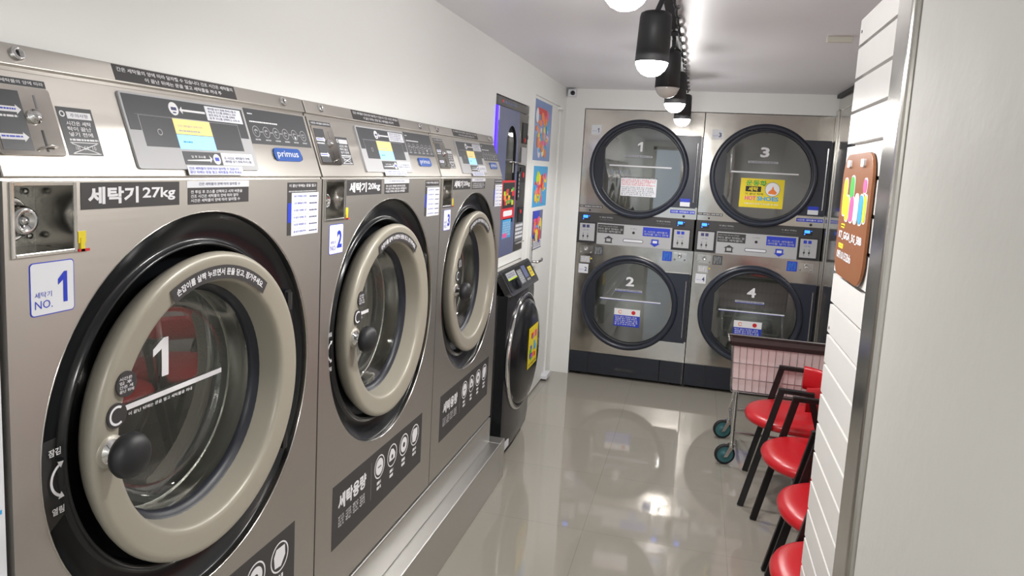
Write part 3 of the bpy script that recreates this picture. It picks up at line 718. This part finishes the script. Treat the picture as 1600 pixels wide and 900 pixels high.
# ------------------------------------------------------------------ shoe machines in the alcove
m = MB(); m.box(-1.5, FX - 0.001, 3.462, 4.178, 1.01, 1.062, WALL); m.box(-1.5, -1.49, 3.462, 4.178, 0, 1.905, WALL)
struct(m.build('trim_2'))
t = thing('shoe_dryer', 'tall blue-grey shoe dryer with an arched window set in the wall above the black washer', 'shoe dryer', (-1.0, 3.462, 1.063))
F = Frame((-0.003, 0, 0), (0, 1, 0), (0, 0, 1))
m = MB(); m.rect(F, 0.003, 0.712, 0.001, 0.838, -0.42, -0.012, SLATE); m.rect(F, 0.003, 0.035, 0.001, 0.838, -0.012, 0.0, CHAR); m.build('cabinet', t, bevel=0.003)
m = MB(); m.rect(F, 0.037, 0.708, 0.792, 0.836, -0.012, 0.0, CHAR); m.small(F, 0.14, 0.42, 0.802, 0.826, 0.0005, SLATE, 3); m.small(F, 0.12, 0.16, 0.804, 0.826, 0.0007, RED, 3); m.build('header_panel', t, bevel=0.002)
arch = [(0.236, 0.18), (0.444, 0.18)] + [(0.340 + 0.104 * cos(PI * k / 20), 0.60 + 0.104 * sin(PI * k / 20)) for k in range(21)]
m = MB(); m.tess(F, [[(0.040, 0.003), (0.492, 0.003), (0.492, 0.788), (0.040, 0.788)], arch], 0.004, SLATE); m.wall(F, [(0.040, 0.003), (0.492, 0.003), (0.492, 0.788), (0.040, 0.788)], -0.010, 0.004, SLATE)
m.wall(F, arch[::-1], -0.010, 0.004, BLACKM)
dd = m.build('shoe_dryer_door', t)
m = MB(); m.tess(F, [arch], -0.004, GLASSD); m.build('arched_window', dd)
m = MB(); m.tess(F, [arch], -0.0095, BLACKM); m.build('window_backing', dd)
m = MB(); m.tube([F.at(0.30, 0.510, 0.004), F.at(0.31, 0.512, 0.022), F.at(0.62, 0.500, 0.022), F.at(0.63, 0.500, 0.004)], 0.005, CHROME, 8); m.tube([F.at(0.33, 0.505, 0.02), F.at(0.33, 0.455, 0.02)], 0.006, CHROME, 8); m.build('latch_bar', dd)
m = MB(); m.rect(F, 0.003, 0.034, 0.545, 0.785, 0.0, 0.010, LEDV); m.rect(F, 0.034, 0.048, 0.715, 0.785, 0.004, 0.010, WHITE); m.build('light_strip', t)
m = MB(); m.rect(F, 0.193, 0.462, 0.205, 0.412, 0.0045, 0.0055, RED); k = 0.006
m.rect(F, 0.208, 0.448, 0.262, 0.400, 0.0055, k, BLACKM)
rd = random.Random(4)
for q in range(16):
    u = 0.215 + rd.random() * 0.20; v = 0.268 + rd.random() * 0.10
    m.rect(F, u, u + 0.03 + rd.random() * 0.02, v, v + 0.012 + rd.random() * 0.02, k, k + 0.0003 + q * 0.00005, [LIME, ORANGE, GREEN, RED, YELLOW, ORANGE][q % 6])
m.rrect(F, 0.235, 0.42, 0.218, 0.248, 0.01, 0.0055, k, WHITE); m.build('red_poster', t)
m = MB(); m.rect(F, 0.228, 0.410, 0.098, 0.200, 0.0045, 0.0055, CYAN); m.small(F, 0.24, 0.40, 0.11, 0.19, 0.006, PAPER, 3, 6); m.rect(F, 0.24, 0.33, 0.102, 0.125, 0.0056, 0.0062, PINK); m.build('small_poster', t)
m = MB(); m.rect(F, 0.496, 0.708, 0.004, 0.788, -0.012, 0.002, CHAR)
m.rect(F, 0.505, 0.56, 0.30, 0.46, 0.002, 0.012, BLACKM); m.small(F, 0.512, 0.53, 0.31, 0.45, 0.0125, GREY, 3, 6)
m.rect(F, 0.575, 0.69, 0.62, 0.74, 0.002, 0.006, BLACKM); m.disc(F, 0.62, 0.64, 0.014, 0.006, 0.010, RED); m.rect(F, 0.575, 0.69, 0.40, 0.485, 0.002, 0.006, BLACKM); m.disc(F, 0.63, 0.442, 0.016, 0.006, 0.010, RED)
m.rect(F, 0.575, 0.69, 0.50, 0.60, 0.002, 0.006, GREY); m.rect(F, 0.575, 0.69, 0.17, 0.255, 0.002, 0.006, BLACKM); m.disc(F, 0.61, 0.23, 0.012, 0.006, 0.010, RED)
m.rect(F, 0.51, 0.70, 0.06, 0.165, 0.002, 0.006, GREYD); m.small(F, 0.52, 0.69, 0.07, 0.16, 0.0065, PAPER, 8, 4); m.tube([F.at(0.51, 0.05, 0.012), F.at(0.70, 0.05, 0.012)], 0.005, CHROME, 8)
m.disc(F, 0.67, 0.66, 0.013, 0.006, 0.012, CHROME); m.build('payment_panel', t, bevel=0.0)

t = thing('shoe_washer', 'black front-loading shoe washer with bulging round door and yellow poster', 'washing machine', (-1.0, 3.470, 0))
# local: X out of the wall; front face bowed
m = MB(); prof = [(0.0, 0.112), (0.02, 0.120), (0.3, 0.128), (0.58, 0.118), (0.618, 0.100), (0.63, 0.06)]
vs = []; fs = []
ZL = [0.012, 0.05, 0.12, 0.3, 0.6, 0.85, 0.895]; XF = [-0.03, -0.008, 0.0, 0.0, 0.0, 0.0, -0.004]
for z, dx in zip(ZL, XF):
    for y, x in prof: vs.append((x + dx, y, z))
n = len(prof)
for i in range(len(ZL) - 1):
    for k in range(n - 1): fs.append((i * n + k, i * n + k + 1, (i + 1) * n + k + 1, (i + 1) * n + k))
m.add(vs, fs, CHAR, True)
m.box(-0.45, 0.06, 0.0, 0.63, 0.012, 0.895, CHAR); m.box(0.06, 0.112, -0.0005, 0.002, 0.03, 0.895, BLACK)
m.box(-0.45, 0.025, 0.0, 0.63, 0.895, 0.985, BLACKM)
m.build('cabinet', t)
FP = Frame((0.132, 0.0, 0.895), (0, 1, 0), Vector((-0.075, 0, 0.125)).normalized())
m = MB(); m.rrect(FP, 0.0, 0.63, 0.0, 0.146, 0.025, -0.03, 0.004, CHAR); m.rrect(FP, 0.022, 0.608, 0.016, 0.132, 0.02, 0.004, 0.006, BLACK)
m.rect(FP, 0.06, 0.24, 0.085, 0.120, 0.006, 0.0065, GREY); m.rect(FP, 0.06, 0.24, 0.078, 0.085, 0.006, 0.0065, LIME); m.small(FP, 0.07, 0.23, 0.090, 0.115, 0.007, INK, 3, 2)
m.lathe(FP, 0.16, 0.048, [(0.030, 0.006), (0.028, 0.022), (0.0, 0.023)], NAVYD, 32)
m.rect(FP, 0.26, 0.36, 0.030, 0.110, 0.006, 0.0065, GREYD); m.small(FP, 0.27, 0.35, 0.035, 0.105, 0.007, PAPER, 6, 6); m.rect(FP, 0.38, 0.46, 0.05, 0.12, 0.006, 0.0065, SLATE)
m.rect(FP, 0.50, 0.58, 0.040, 0.100, 0.006, 0.0065, YELLOW); m.small(FP, 0.51, 0.57, 0.045, 0.095, 0.007, INK, 6, 3); m.small(FP, 0.39, 0.46, 0.03, 0.045, 0.007, WHITE, 6)
m.build('control_panel', t, bevel=0.003)
m = MB(); m.box(-0.45, 0.055, 0.0, 0.63, 0.985, 1.004, GREYD); m.box(0.0, 0.057, 0.0, 0.63, 1.004, 1.008, STAIN); m.build('worktop', t, bevel=0.003)
FD = Frame((0.118, 0, 0), (0, 1, 0), (0, 0, 1))
m = MB(); m.lathe(FD, 0.318, 0.545, [(0.318, 0.0), (0.318, 0.014), (0.310, 0.022), (0.300, 0.022), (0.294, 0.014)], CHAR, 72); dd = m.build('machine_door', t)
m = MB(); m.lathe(FD, 0.318, 0.545, [(0.294, 0.014), (0.282, 0.034), (0.25, 0.052), (0.19, 0.064), (0.10, 0.069), (0, 0.070)], BLACK, 72); m.build('door_bubble', dd)
m = MB(); m.lathe(FD, 0.318, 0.545, [(0.322, 0.004), (0.326, 0.012), (0.320, 0.020), (0.312, 0.022)], CHROME, 72); m.build('chrome_ring', dd)
m = MB()
FM = Frame((0.1875, -0.022, 0.0), (0, 1, 0), (0, 0, 1))
m.rect(FM, 0.225, 0.440, 0.470, 0.695, 0.0, 0.0012, YELLOW); k = 0.0016
for q in range(14):
    u = 0.25 + rd.random() * 0.13; v = 0.50 + rd.random() * 0.13
    m.rect(FM, u, u + 0.03 + rd.random() * 0.02, v, v + 0.018 + rd.random() * 0.02, k, k + 0.0003 + q * 0.00005, [RED, CYAN, BLUE, PINK, GREEN, ORANGE][q % 6])
m.small(FM, 0.245, 0.42, 0.477, 0.495, k, BLACKM, 3); m.build('yellow_poster', dd)
m = MB(); m.prism(Frame((0.119, 0, 0), (0, 1, 0), (0, 0, 1)), [(0.06, 0.06), (0.15, 0.06), (0.15, 0.105), (0.06, 0.105)], 0.0, 0.002, PAPER); m.build('service_label', t)
for y in (0.06, 0.57): m = MB(); m.box(-0.02, 0.06, y - 0.02, y + 0.02, 0.0, 0.013, BLACKM); m.build('foot', t)

# ------------------------------------------------------------------ poster door, posters, camera, stopper
m = MB(); m.box(FX - 0.05, FX - 0.008, 4.31, 5.13, 0.012, 1.99, WALL)
for a, b, c, d in ((4.29, 4.31, 0, 2.01), (5.13, 5.15, 0, 2.01), (4.31, 5.13, 1.99, 2.01)): m.box(FX - 0.09, FX + 0.004, a, b, c, d, WALL)
m.box(FX - 0.09, FX - 0.05, 4.31, 5.13, 0.0, 1.99, BLACKM)
door = struct(m.build('door_1', bevel=0.002))
m = MB(); FD1 = Frame((FX - 0.008, 0, 0), (0, 1, 0), (0, 0, 1))
m.rrect(FD1, 4.425, 4.462, 0.90, 1.115, 0.006, 0.0, 0.012, CHROME); m.tube([FD1.at(4.443, 0.955, 0.012), FD1.at(4.443, 0.955, 0.05), FD1.at(4.56, 0.952, 0.052), FD1.at(4.578, 0.962, 0.050)], 0.009, CHROME, 10)
m.disc(FD1, 4.443, 1.055, 0.012, 0.012, 0.016, CHROME, 16)
m.build('door_handle', door)
m = MB(); m.box(FX - 0.008, FX + 0.022, 5.06, 5.14, 1.965, 1.985, WALL); m.box(FX - 0.008, FX + 0.024, 5.08, 5.13, 1.955, 1.965, STAIN); m.build('hinge', door)
m = MB(); m.box(FX - 0.012, FX + 0.035, 5.04, 5.18, 0.012, 0.045, PAPER); m.box(FX + 0.0, FX + 0.028, 5.07, 5.15, 0.0, 0.016, GREYD)
tag(m.build('door_stopper', bevel=0.006), 'white door stopper on the floor at the foot of the poster door', 'door stopper')

def poster(u0, u1, v0, v1, bg, seed, label, extra):
    m = MB(); F = FD1; m.rect(F, u0, u1, v0, v1, 0.0, 0.0012, bg); rd = random.Random(seed); w_, h_ = u1 - u0, v1 - v0; k = 0.0016
    cols = extra
    for q in range(54):
        c = cols[q % len(cols)]; u = u0 + w_ * (0.15 + 0.68 * rd.random()); v = v0 + h_ * (0.12 + 0.66 * rd.random()); r = min(0.045, 0.012 + rd.random() * 0.030)
        m.disc(F, u, v, r, k - 0.0002, k + q * 0.00006, c, 14, r * (0.5 + rd.random() * 0.7))
    return m, k
m, k = poster(4.335, 4.865, 1.597, 1.972, mat('poster_blue', S(96, 128, 186), 0.3), 3, '', [ORANGE, YELLOW, PINK, CYAN, PAPER, ORANGE])
m.rect(FD1, 4.42, 4.70, 1.885, 1.925, k + 0.002, k + 0.0024, RED); tag(m.build('poster'), 'tall blue poster with orange shapes, top one on the white door', 'poster', 'posters on the white door')
m, k = poster(4.415, 4.835, 1.30, 1.562, CYAN, 5, '', [RED, YELLOW, PINK, LIME, CYAN, ORANGE])
tag(m.build('poster'), 'bright cyan poster with red shapes, middle one on the white door', 'poster', 'posters on the white door')
m, k = poster(4.455, 4.755, 1.02, 1.275, SLATE, 8, '', [PINK, ORANGE, CYAN, YELLOW, BLUE, RED])
m.rect(FD1, 4.455, 4.64, 1.225, 1.275, k + 0.002, k + 0.0025, BLUE); m.rect(FD1, 4.48, 4.745, 1.03, 1.078, k + 0.002, k + 0.0025, PAPER); m.small(FD1, 4.49, 4.735, 1.036, 1.072, k + 0.003, INK, 3, 3)
tag(m.build('poster'), 'small poster with a white caption box, lowest on the white door above the handle', 'poster', 'posters on the white door')

t = thing('security_camera', 'small white security camera with a black lens in the corner under the ceiling', 'camera', (-0.955, 5.33, 2.105))
m = MB(); m.box(-0.03, 0.03, -0.05, 0.0, -0.025, 0.03, PAPER); m.build('housing', t, bevel=0.008)
m = MB(); m.lathe(Frame((0.008, -0.05, 0.0), (1, 0, 0), (0, 0, 1)), 0, 0, [(0.016, 0.0), (0.016, 0.008), (0.010, 0.013), (0, 0.015)], BLACK, 24); m.build('lens', t)
m = MB(); m.box(0.448, 0.546, 3.225, 3.255, CZ - 0.024, CZ, mat('sensor_ivory', S(205, 202, 190), 0.4)); tag(m.build('ceiling_sensor', bevel=0.004), 'small ivory box on the ceiling to the right of the track lights', 'sensor')

# ------------------------------------------------------------------ slatwall and post on the right
m = MB(); Y0, Y1 = 1.515, 1.90; zs = [1.9]; FW = Frame((0.335, 0, 0), (0, -1, 0), (0, 0, 1))     # looks to -X; u = -y
gz = [1.872 - 0.0765 * k for k in range(25)]
prev = 1.935
for z in gz:
    if z < 0.02: break
    m.rect(FW, -Y1, -Y0, z + 0.004, prev, -0.022, 0.0, SLAT); prev = z - 0.004
m.rect(FW, -Y1, -Y0, 0.0, prev, -0.022, 0.0, SLAT)
m.rect(FW, -Y1 + 0.002, -Y0, 0.0, 1.932, -0.03, -0.016, GROOVE)
sw = tag(m.build('slatwall_panel'), 'white slatted display panel with horizontal grooves on the right, beside the grey wall', 'wall panel')
m = MB()
for z in (1.905, 1.55, 1.20): m.disc(FW, -1.88, z, 0.004, 0.0, 0.001, CHAR, 10)
m.build('screw', sw)

# round-cornered brown sign hanging on the slatwall
def sgn():
    t = thing('network_sign', 'brown rounded sign with white lettering hanging on the white slatted panel', 'sign', (0.333, 1.711, 1.48))
    Fs = Frame((0, 0, 0), (0, -1, 0), (0, 0, 1))
    # outline measured on the panel: u to the viewer's right
    m = MB(); U0, U1, V0, V1 = -0.152, 0.152, -0.138, 0.138
    w_, h_ = U1 - U0, V1 - V0; cu = (U0 + U1) / 2
    pts = []
    for cx, cy, a in ((U1 - .055, V0 + .055, -PI / 2), (U1 - .055, V1 - .055, 0), (U0 + .055, V1 - .055, PI / 2), (U0 + .055, V0 + .055, PI)):
        pts += [(cx + .055 * cos(a + PI / 2 * k / 8), cy + .055 * sin(a + PI / 2 * k / 8)) for k in range(9)]
    m.prism(Fs, pts, 0.001, 0.007, BROWN); m.build('sign_board', t, bevel=0.001)
    q = lambda a, b: (U0 + a * w_, V0 + b * h_)
    m = MB()
    chars = [(0.10, 0.24, 0.50, 0.80, LIME), (0.22, 0.36, 0.46, 0.66, YELLOW), (0.34, 0.48, 0.64, 0.82, GREEN), (0.38, 0.52, 0.46, 0.66, PINK), (0.54, 0.66, 0.46, 0.68, PAPER), (0.70, 0.82, 0.46, 0.68, CYAN), (0.84, 0.92, 0.48, 0.68, LIME), (0.78, 0.88, 0.70, 0.80, PINK)]
    for a, b, c, d, cl in chars:
        u0, v0 = q(a, c); u1, v1 = q(b, d); m.rrect(Fs, u0 - .003, u1 + .003, v0 - .003, v1 + .003, (u1 - u0) * .45, 0.007, 0.0075, PAPER); 
    for i, (a, b, c, d, cl) in enumerate(chars):
        u0, v0 = q(a, c); u1, v1 = q(b, d); m.rrect(Fs, u0, u1, v0, v1, (u1 - u0) * .42, 0.0075, 0.0080 + i * 0.0001, cl)
    m.build('printed_figures', t)
    m = MB(); u0, v0 = q(0.14, 0.395); u1, v1 = q(0.28, 0.43); m.rrect(Fs, u0, u1, v0, v1, .006, 0.007, 0.0076, YELLOW)
    u0, v0 = q(0.12, 0.225); u1, v1 = q(0.30, 0.265); m.rrect(Fs, u0, u1, v0, v1, .006, 0.007, 0.0076, YELLOW)
    u0, v0 = q(0.10, 0.30); u1, v1 = q(0.90, 0.37); m.text(Fs, 'KT_GiGA_5G_5BB', u0, u1, v0, v1, 0.0078, WHITE, 0.03)
    u0, v0 = q(0.10, 0.14); u1, v1 = q(0.62, 0.205); m.text(Fs, '0ff10152bb', u0, u1, v0, v1, 0.0078, WHITE, 0.02)
    m.build('lettering', t)
    for a in (0.25, 0.72):
        u0, v0 = q(a, 0.915); m = MB(); m.rrect(Fs, u0 - .014, u0 + .014, v0 - .006, v0 + .010, .004, 0.007, 0.012, PAPER); m.build('clip', t)
sgn()
m = MB(); m.box(0.325, 0.43, 1.400, 1.515, 0.0, CZ, STAIN)
tag(m.build('steel_post', bevel=0.012, seg=4), 'vertical polished steel post between the slatted panel and the grey wall', 'post')

# ------------------------------------------------------------------ chairs
def make_chair(x, y, rz, label):
    t = thing('armchair', label, 'chair', (x, y, 0), rz, 'red chairs along the right side')
    # faces -X
    m = MB(); Fz = Frame((0, 0, 0), (1, 0, 0), (0, 1, 0))
    n = 48; rings = [(0.0, 0.434), (0.10, 0.434), (0.17, 0.432), (0.205, 0.426), (0.224, 0.414), (0.230, 0.400), (0.226, 0.388), (0.210, 0.380), (0.0, 0.378)]
    vs = []; fs = []
    for r, z in rings:
        for k in range(n):
            a = 2 * PI * k / n; c, s_ = cos(a), sin(a)
            e = 2.3; q = (abs(c) ** e + abs(s_) ** e) ** (-1 / e)
            vs.append((r * q * c * 1.02 - 0.005, r * q * s_, z - (0.012 if r < 0.05 else 0.005 if r < 0.15 else 0) * (1 if z > 0.4 else 0)))
    for i in range(len(rings) - 1):
        for k in range(n): fs.append((i * n + k, (i + 1) * n + k, (i + 1) * n + (k + 1) % n, i * n + (k + 1) % n))
    m.add(vs, fs, VINYL, True); m.build('seat', t)
    for sy in (-1, 1):
        yy = 0.222 * sy
        m = MB(); m.bar((-0.215, yy, 0.002), (-0.082, yy, 0.588), 0.018, 0.029, CHAIRM); m.build('leg', t, bevel=0.002)
        m = MB(); m.bar((0.215, yy, 0.002), (0.042, yy, 0.588), 0.018, 0.029, CHAIRM); m.build('leg', t, bevel=0.002)
        m = MB(); m.bar((-0.097, yy, 0.590), (0.058, yy, 0.590), 0.024, 0.022, CHAIRM); m.build('arm', t, bevel=0.003)
    m = MB()
    for x_, z_ in ((-0.125, 0.372), (0.135, 0.372)): m.bar((x_, -0.217, z_), (x_, 0.217, z_), 0.022, 0.018, CHAIRM, (1, 0, 0))
    m.bar((-0.125, 0, 0.372), (0.135, 0, 0.372), 0.022, 0.014, CHAIRM); m.build('seat_frame', t, bevel=0.002)
    m = MB(); vs = []; fs = []; n = 20
    for k in range(n + 1):
        a = math.radians(-78 + 156 * k / n); 
        for r, z in ((0.232, 0.50), (0.250, 0.505), (0.256, 0.56), (0.252, 0.612), (0.238, 0.618), (0.226, 0.60), (0.224, 0.53)):
            vs.append((-0.012 + r * cos(a) * 0.72, r * sin(a) * 0.90, z))
    q = 7
    for k in range(n):
        for i in range(q): fs.append((k * q + i, (k + 1) * q + i, (k + 1) * q + (i + 1) % q, k * q + (i + 1) % q))
    m.add(vs, fs, VINYL, True); m.add(vs[:q], [tuple(range(q))], VINYL); m.add(vs[-q:], [tuple(reversed(range(q)))], VINYL); m.build('backrest', t)
    return t
make_chair(0.550, 3.668, math.radians(-6), 'red vinyl chair with black legs standing right against the shopping trolley')
make_chair(0.585, 3.126, math.radians(2), 'second red chair from the shopping trolley, its black arm frame in full view')
make_chair(0.602, 2.630, 0.0, 'red round-seated chair between the second and the nearest one, mostly behind the slatted panel')
make_chair(0.535, 2.152, 0.0, 'nearest red chair, seat cut off by the slatted panel at the bottom of the view')

# ------------------------------------------------------------------ trolley
t = thing('laundry_trolley', 'chrome wire trolley with a pink-lined basket and teal wheels before the right dryer', 'trolley', (0.52, 4.17, 0))
X0, X1, YA, YB, ZB, ZT = -0.265, 0.29, -0.215, -0.108, 0.415, 0.672
m = MB()
def bx(z, g_=0): 
    k = (z - ZB) / (ZT - ZB); o_ = 0.012 * k
    return X0 - o_, X1 + o_, YA - o_, YB + o_
def loop(z, r): 
    a, b, c, d = bx(z); m.tube([(a, c, z), (b, c, z)], r, CHROME, 6); m.tube([(a, d, z), (b, d, z)], r, CHROME, 6); m.tube([(a, c, z), (a, d, z)], r, CHROME, 6); m.tube([(b, c, z), (b, d, z)], r, CHROME, 6)
for z in (ZB, 0.49, 0.575): loop(z, 0.0028)
n = 16
for k in range(n + 1):
    f = k / n; a, b, c, d = bx(ZB); A_, B_, C_, D_ = bx(ZT)
    for s0, s1 in ((c, C_), (d, D_)): m.tube([(a + (b - a) * f, s0, ZB), (A_ + (B_ - A_) * f, s1, ZT)], 0.0017, CHROME, 5)
    if k <= 12:
        f = k / 12
        for s0, s1 in ((a, A_), (b, B_)): m.tube([(s0, c + (d - c) * f, ZB), (s1, C_ + (D_ - C_) * f, ZT)], 0.0017, CHROME, 5)
for k in range(9): f = k / 8; m.tube([(X0 + (X1 - X0) * f, YA, ZB), (X0 + (X1 - X0) * f, YB, ZB)], 0.0017, CHROME, 5)
m.build('wire_basket', t)
m = MB(); e = 0.006; a, b, c, d = bx(ZB); A_, B_, C_, D_ = bx(ZT)
lo = [(a + e, c + e, ZB + e), (b - e, c + e, ZB + e), (b - e, d - e, ZB + e), (a + e, d - e, ZB + e)]; hi = [(A_ + e, C_ + e, ZT), (B_ - e, C_ + e, ZT), (B_ - e, D_ - e, ZT), (A_ + e, D_ - e, ZT)]
m.add(lo + hi, [(3, 2, 1, 0)] + [(i, (i + 1) % 4, 4 + (i + 1) % 4, 4 + i) for i in range(4)], LINER); o = m.build('basket_liner', t)
sm = o.modifiers.new('s', 'SOLIDIFY'); sm.thickness = 0.002
m = MB(); A_, B_, C_, D_ = bx(ZT); TRIM = mat('trolley_bumper', S(52, 38, 38), 0.8, Specular_IOR_Level=0.15)
for p0, p1, sd in (((A_ - .012, C_ - .008, ZT + .010), (B_ + .012, C_ - .008, ZT + .010), (0, 1, 0)), ((A_ - .012, D_ + .008, ZT + .010), (B_ + .012, D_ + .008, ZT + .010), (0, 1, 0)), ((A_ - .008, C_, ZT + .010), (A_ - .008, D_, ZT + .010), (1, 0, 0)), ((B_ + .008, C_, ZT + .010), (B_ + .008, D_, ZT + .010), (1, 0, 0))):
    m.bar(p0, p1, 0.018, 0.024, TRIM, sd)
m.box(A_, B_, C_, D_, ZT + 0.002, ZT + 0.014, TRIM)
m.build('top_board', t, bevel=0.004)
m = MB(); A_, B_, C_, D_ = bx(ZT); m.tube([(A_ - .014, D_ + .008, ZT + .026), (B_ + .014, D_ + .008, ZT + .026)], 0.005, CHROME, 8); m.tube([(A_ - .02, C_ - .008, ZT + .024), (A_ - .02, D_ + .008, ZT + .024)], 0.006, CHROME, 8); m.build('rim_rail', t)
m = MB()
YF = 0.215
for y in (YA + 0.012, YF - 0.012):
    yt = min(y, YB - .01); m.tube([(X0 + .03, y, 0.10), (X0 + .03, y, 0.20), (X0 + .03, yt, ZB)], 0.011, CHROME, 12); m.tube([(X1 - .03, y, 0.10), (X1 - .03, y, 0.20), (X1 - .03, yt, ZB)], 0.011, CHROME, 12)
    m.tube([(X0 + .03, y, 0.185), (X1 - .03, y, 0.185)], 0.008, CHROME, 10)
for x in (X0 + .03, X1 - .03): m.tube([(x, YA + .012, 0.185), (x, YF - .012, 0.185)], 0.008, CHROME, 10)
m.tube([(X0 + .03, YA + .012, 0.32), (X1 - .03, YA + .012, 0.32)], 0.006, CHROME, 10)
m.build('undercarriage', t)
for x in (X0 + .03, X1 - .03):
    for y in (YA + .012, YF - .012):
        xc = x - 0.032; Fc = Frame((xc, y, 0.056), (cos(0.25), sin(0.25), 0), (0, 0, 1))
        m = MB(); m.lathe(Fc, 0, 0, [(0.044, -0.011), (0.052, -0.012), (0.0555, -0.006), (0.0555, 0.006), (0.052, 0.012), (0.044, 0.011)], RUBBER, 32); wh = m.build('caster', t)
        m = MB(); m.lathe(Fc, 0, 0, [(0.0, -0.012), (0.012, -0.015), (0.014, -0.009), (0.040, -0.009), (0.0455, -0.011), (0.0455, 0.011), (0.040, 0.009), (0.014, 0.009), (0.012, 0.015), (0.0, 0.012)], TEAL, 32); m.build('wheel_disc', wh)
        m = MB()
        for s_ in (-0.018, 0.018): m.prism(Fc, [(-0.010, -0.012), (0.010, -0.010), (0.046, 0.052), (0.018, 0.056)], s_ - 0.0015, s_ + 0.0015, CHROME)
        m.tube([Fc.at(0, 0, -0.022), Fc.at(0, 0, 0.022)], 0.005, CHROME, 8); m.tube([(x, y, 0.100), (x, y, 0.118)], 0.018, CHROME, 14); m.build('fork', wh)

# ------------------------------------------------------------------ track lighting
TX = -0.150
m = MB(); m.box(TX - 0.018, TX + 0.018, -2.2, 5.0, CZ - 0.022, CZ, BLACKM); tr = tag(m.build('lighting_track', bevel=0.002), 'long black lighting track along the ceiling', 'lighting track')
m = MB(); pts = []
for k in range(240):
    y = 1.0 + k * 0.0165; a = k * 0.62; pts.append((TX + 0.030 + 0.007 * cos(a), y, CZ - 0.035 + 0.009 * sin(a) - 0.012 * abs(sin(y * 2.2))))
m.tube(pts, 0.0055, BLACK, 6)
tag(m.build('power_cable'), 'black cable wound along the lighting track', 'cable')
def lamp(y, on, label, tilt=0.0, x=-0.166, zb=1.885):
    t = thing('track_lamp', label, 'lamp', (TX, y, CZ - 0.022), 0, 'black spotlights on the ceiling track')
    o = Vector((x - TX, 0, 0))
    ax = Vector((-sin(tilt), 0, -cos(tilt))); Fl = Frame((o.x, 0, zb - CZ + 0.022), (ax.z * -1, 0, ax.x), (0, -1, 0))     # N points down along ax
    m = MB(); m.box(-0.015, 0.015, -0.045, 0.045, -0.016, 0.0, BLACKM); m.tube([(0, 0, -0.01), (0, 0, -0.05), Fl.at(0, 0, -0.145)], 0.008, BLACKM, 10); m.build('stem', t)
    m = MB(); m.lathe(Fl, 0, 0, [(0.0, -0.147), (0.036, -0.147), (0.045, -0.142), (0.0475, -0.13), (0.0505, 0.0), (0.048, 0.0), (0.046, -0.02), (0, -0.03)], BLACKM, 40); m.build('lamp_shade', t)
    m = MB(); m.lathe(Fl, 0, 0, [(0.044, -0.012), (0.0485, 0.000), (0.047, 0.008), (0.040, 0.022), (0.028, 0.034), (0.014, 0.040), (0.0, 0.042)], BULB if on else BULBOFF, 36); m.build('bulb', t)
    if on:
        ld = bpy.data.lights.new('bulb_light', 'SPOT'); ld.energy = LAMP_W * 3; ld.spot_size = math.radians(165); ld.spot_blend = 0.35; ld.shadow_soft_size = 0.045; ld.color = (1.0, 0.97, 0.94)
        lo = bpy.data.objects.new('bulb_light', ld); COL.objects.link(lo); lo.parent = t; p = Fl.at(0, 0, 0.055); lo.location = p
        lo.rotation_euler = (0, tilt, 0)
        l2 = bpy.data.lights.new('bulb_glow', 'POINT'); l2.energy = LAMP_W * 0.8; l2.shadow_soft_size = 0.03; l2.color = (1.0, 0.97, 0.94)
        lp = bpy.data.objects.new('bulb_glow', l2); COL.objects.link(lp); lp.parent = t; lp.location = p
    return t
lamp(1.555, True, 'nearest lit spotlight, cut off by the top of the view', 0.08, -0.182, 1.925)
lamp(2.25, True, 'large lit spotlight hanging whole in view, second along the track', 0.02, -0.170, 1.882)
lamp(3.09, False, 'unlit black spotlight in the middle of the track', 0.0, -0.163, 1.905)
lamp(3.55, True, 'lit spotlight just past the unlit one', 0.0, -0.146, 1.885)
lamp(4.50, True, 'farthest lit spotlight, nearest the dryers', 0.0, -0.135, 1.885)
for y in (-0.45, -1.6): lamp(y, True, 'extra unseen spotlight added on the near end of the track to light the room')  # unseen lamps added behind the camera to brighten the room
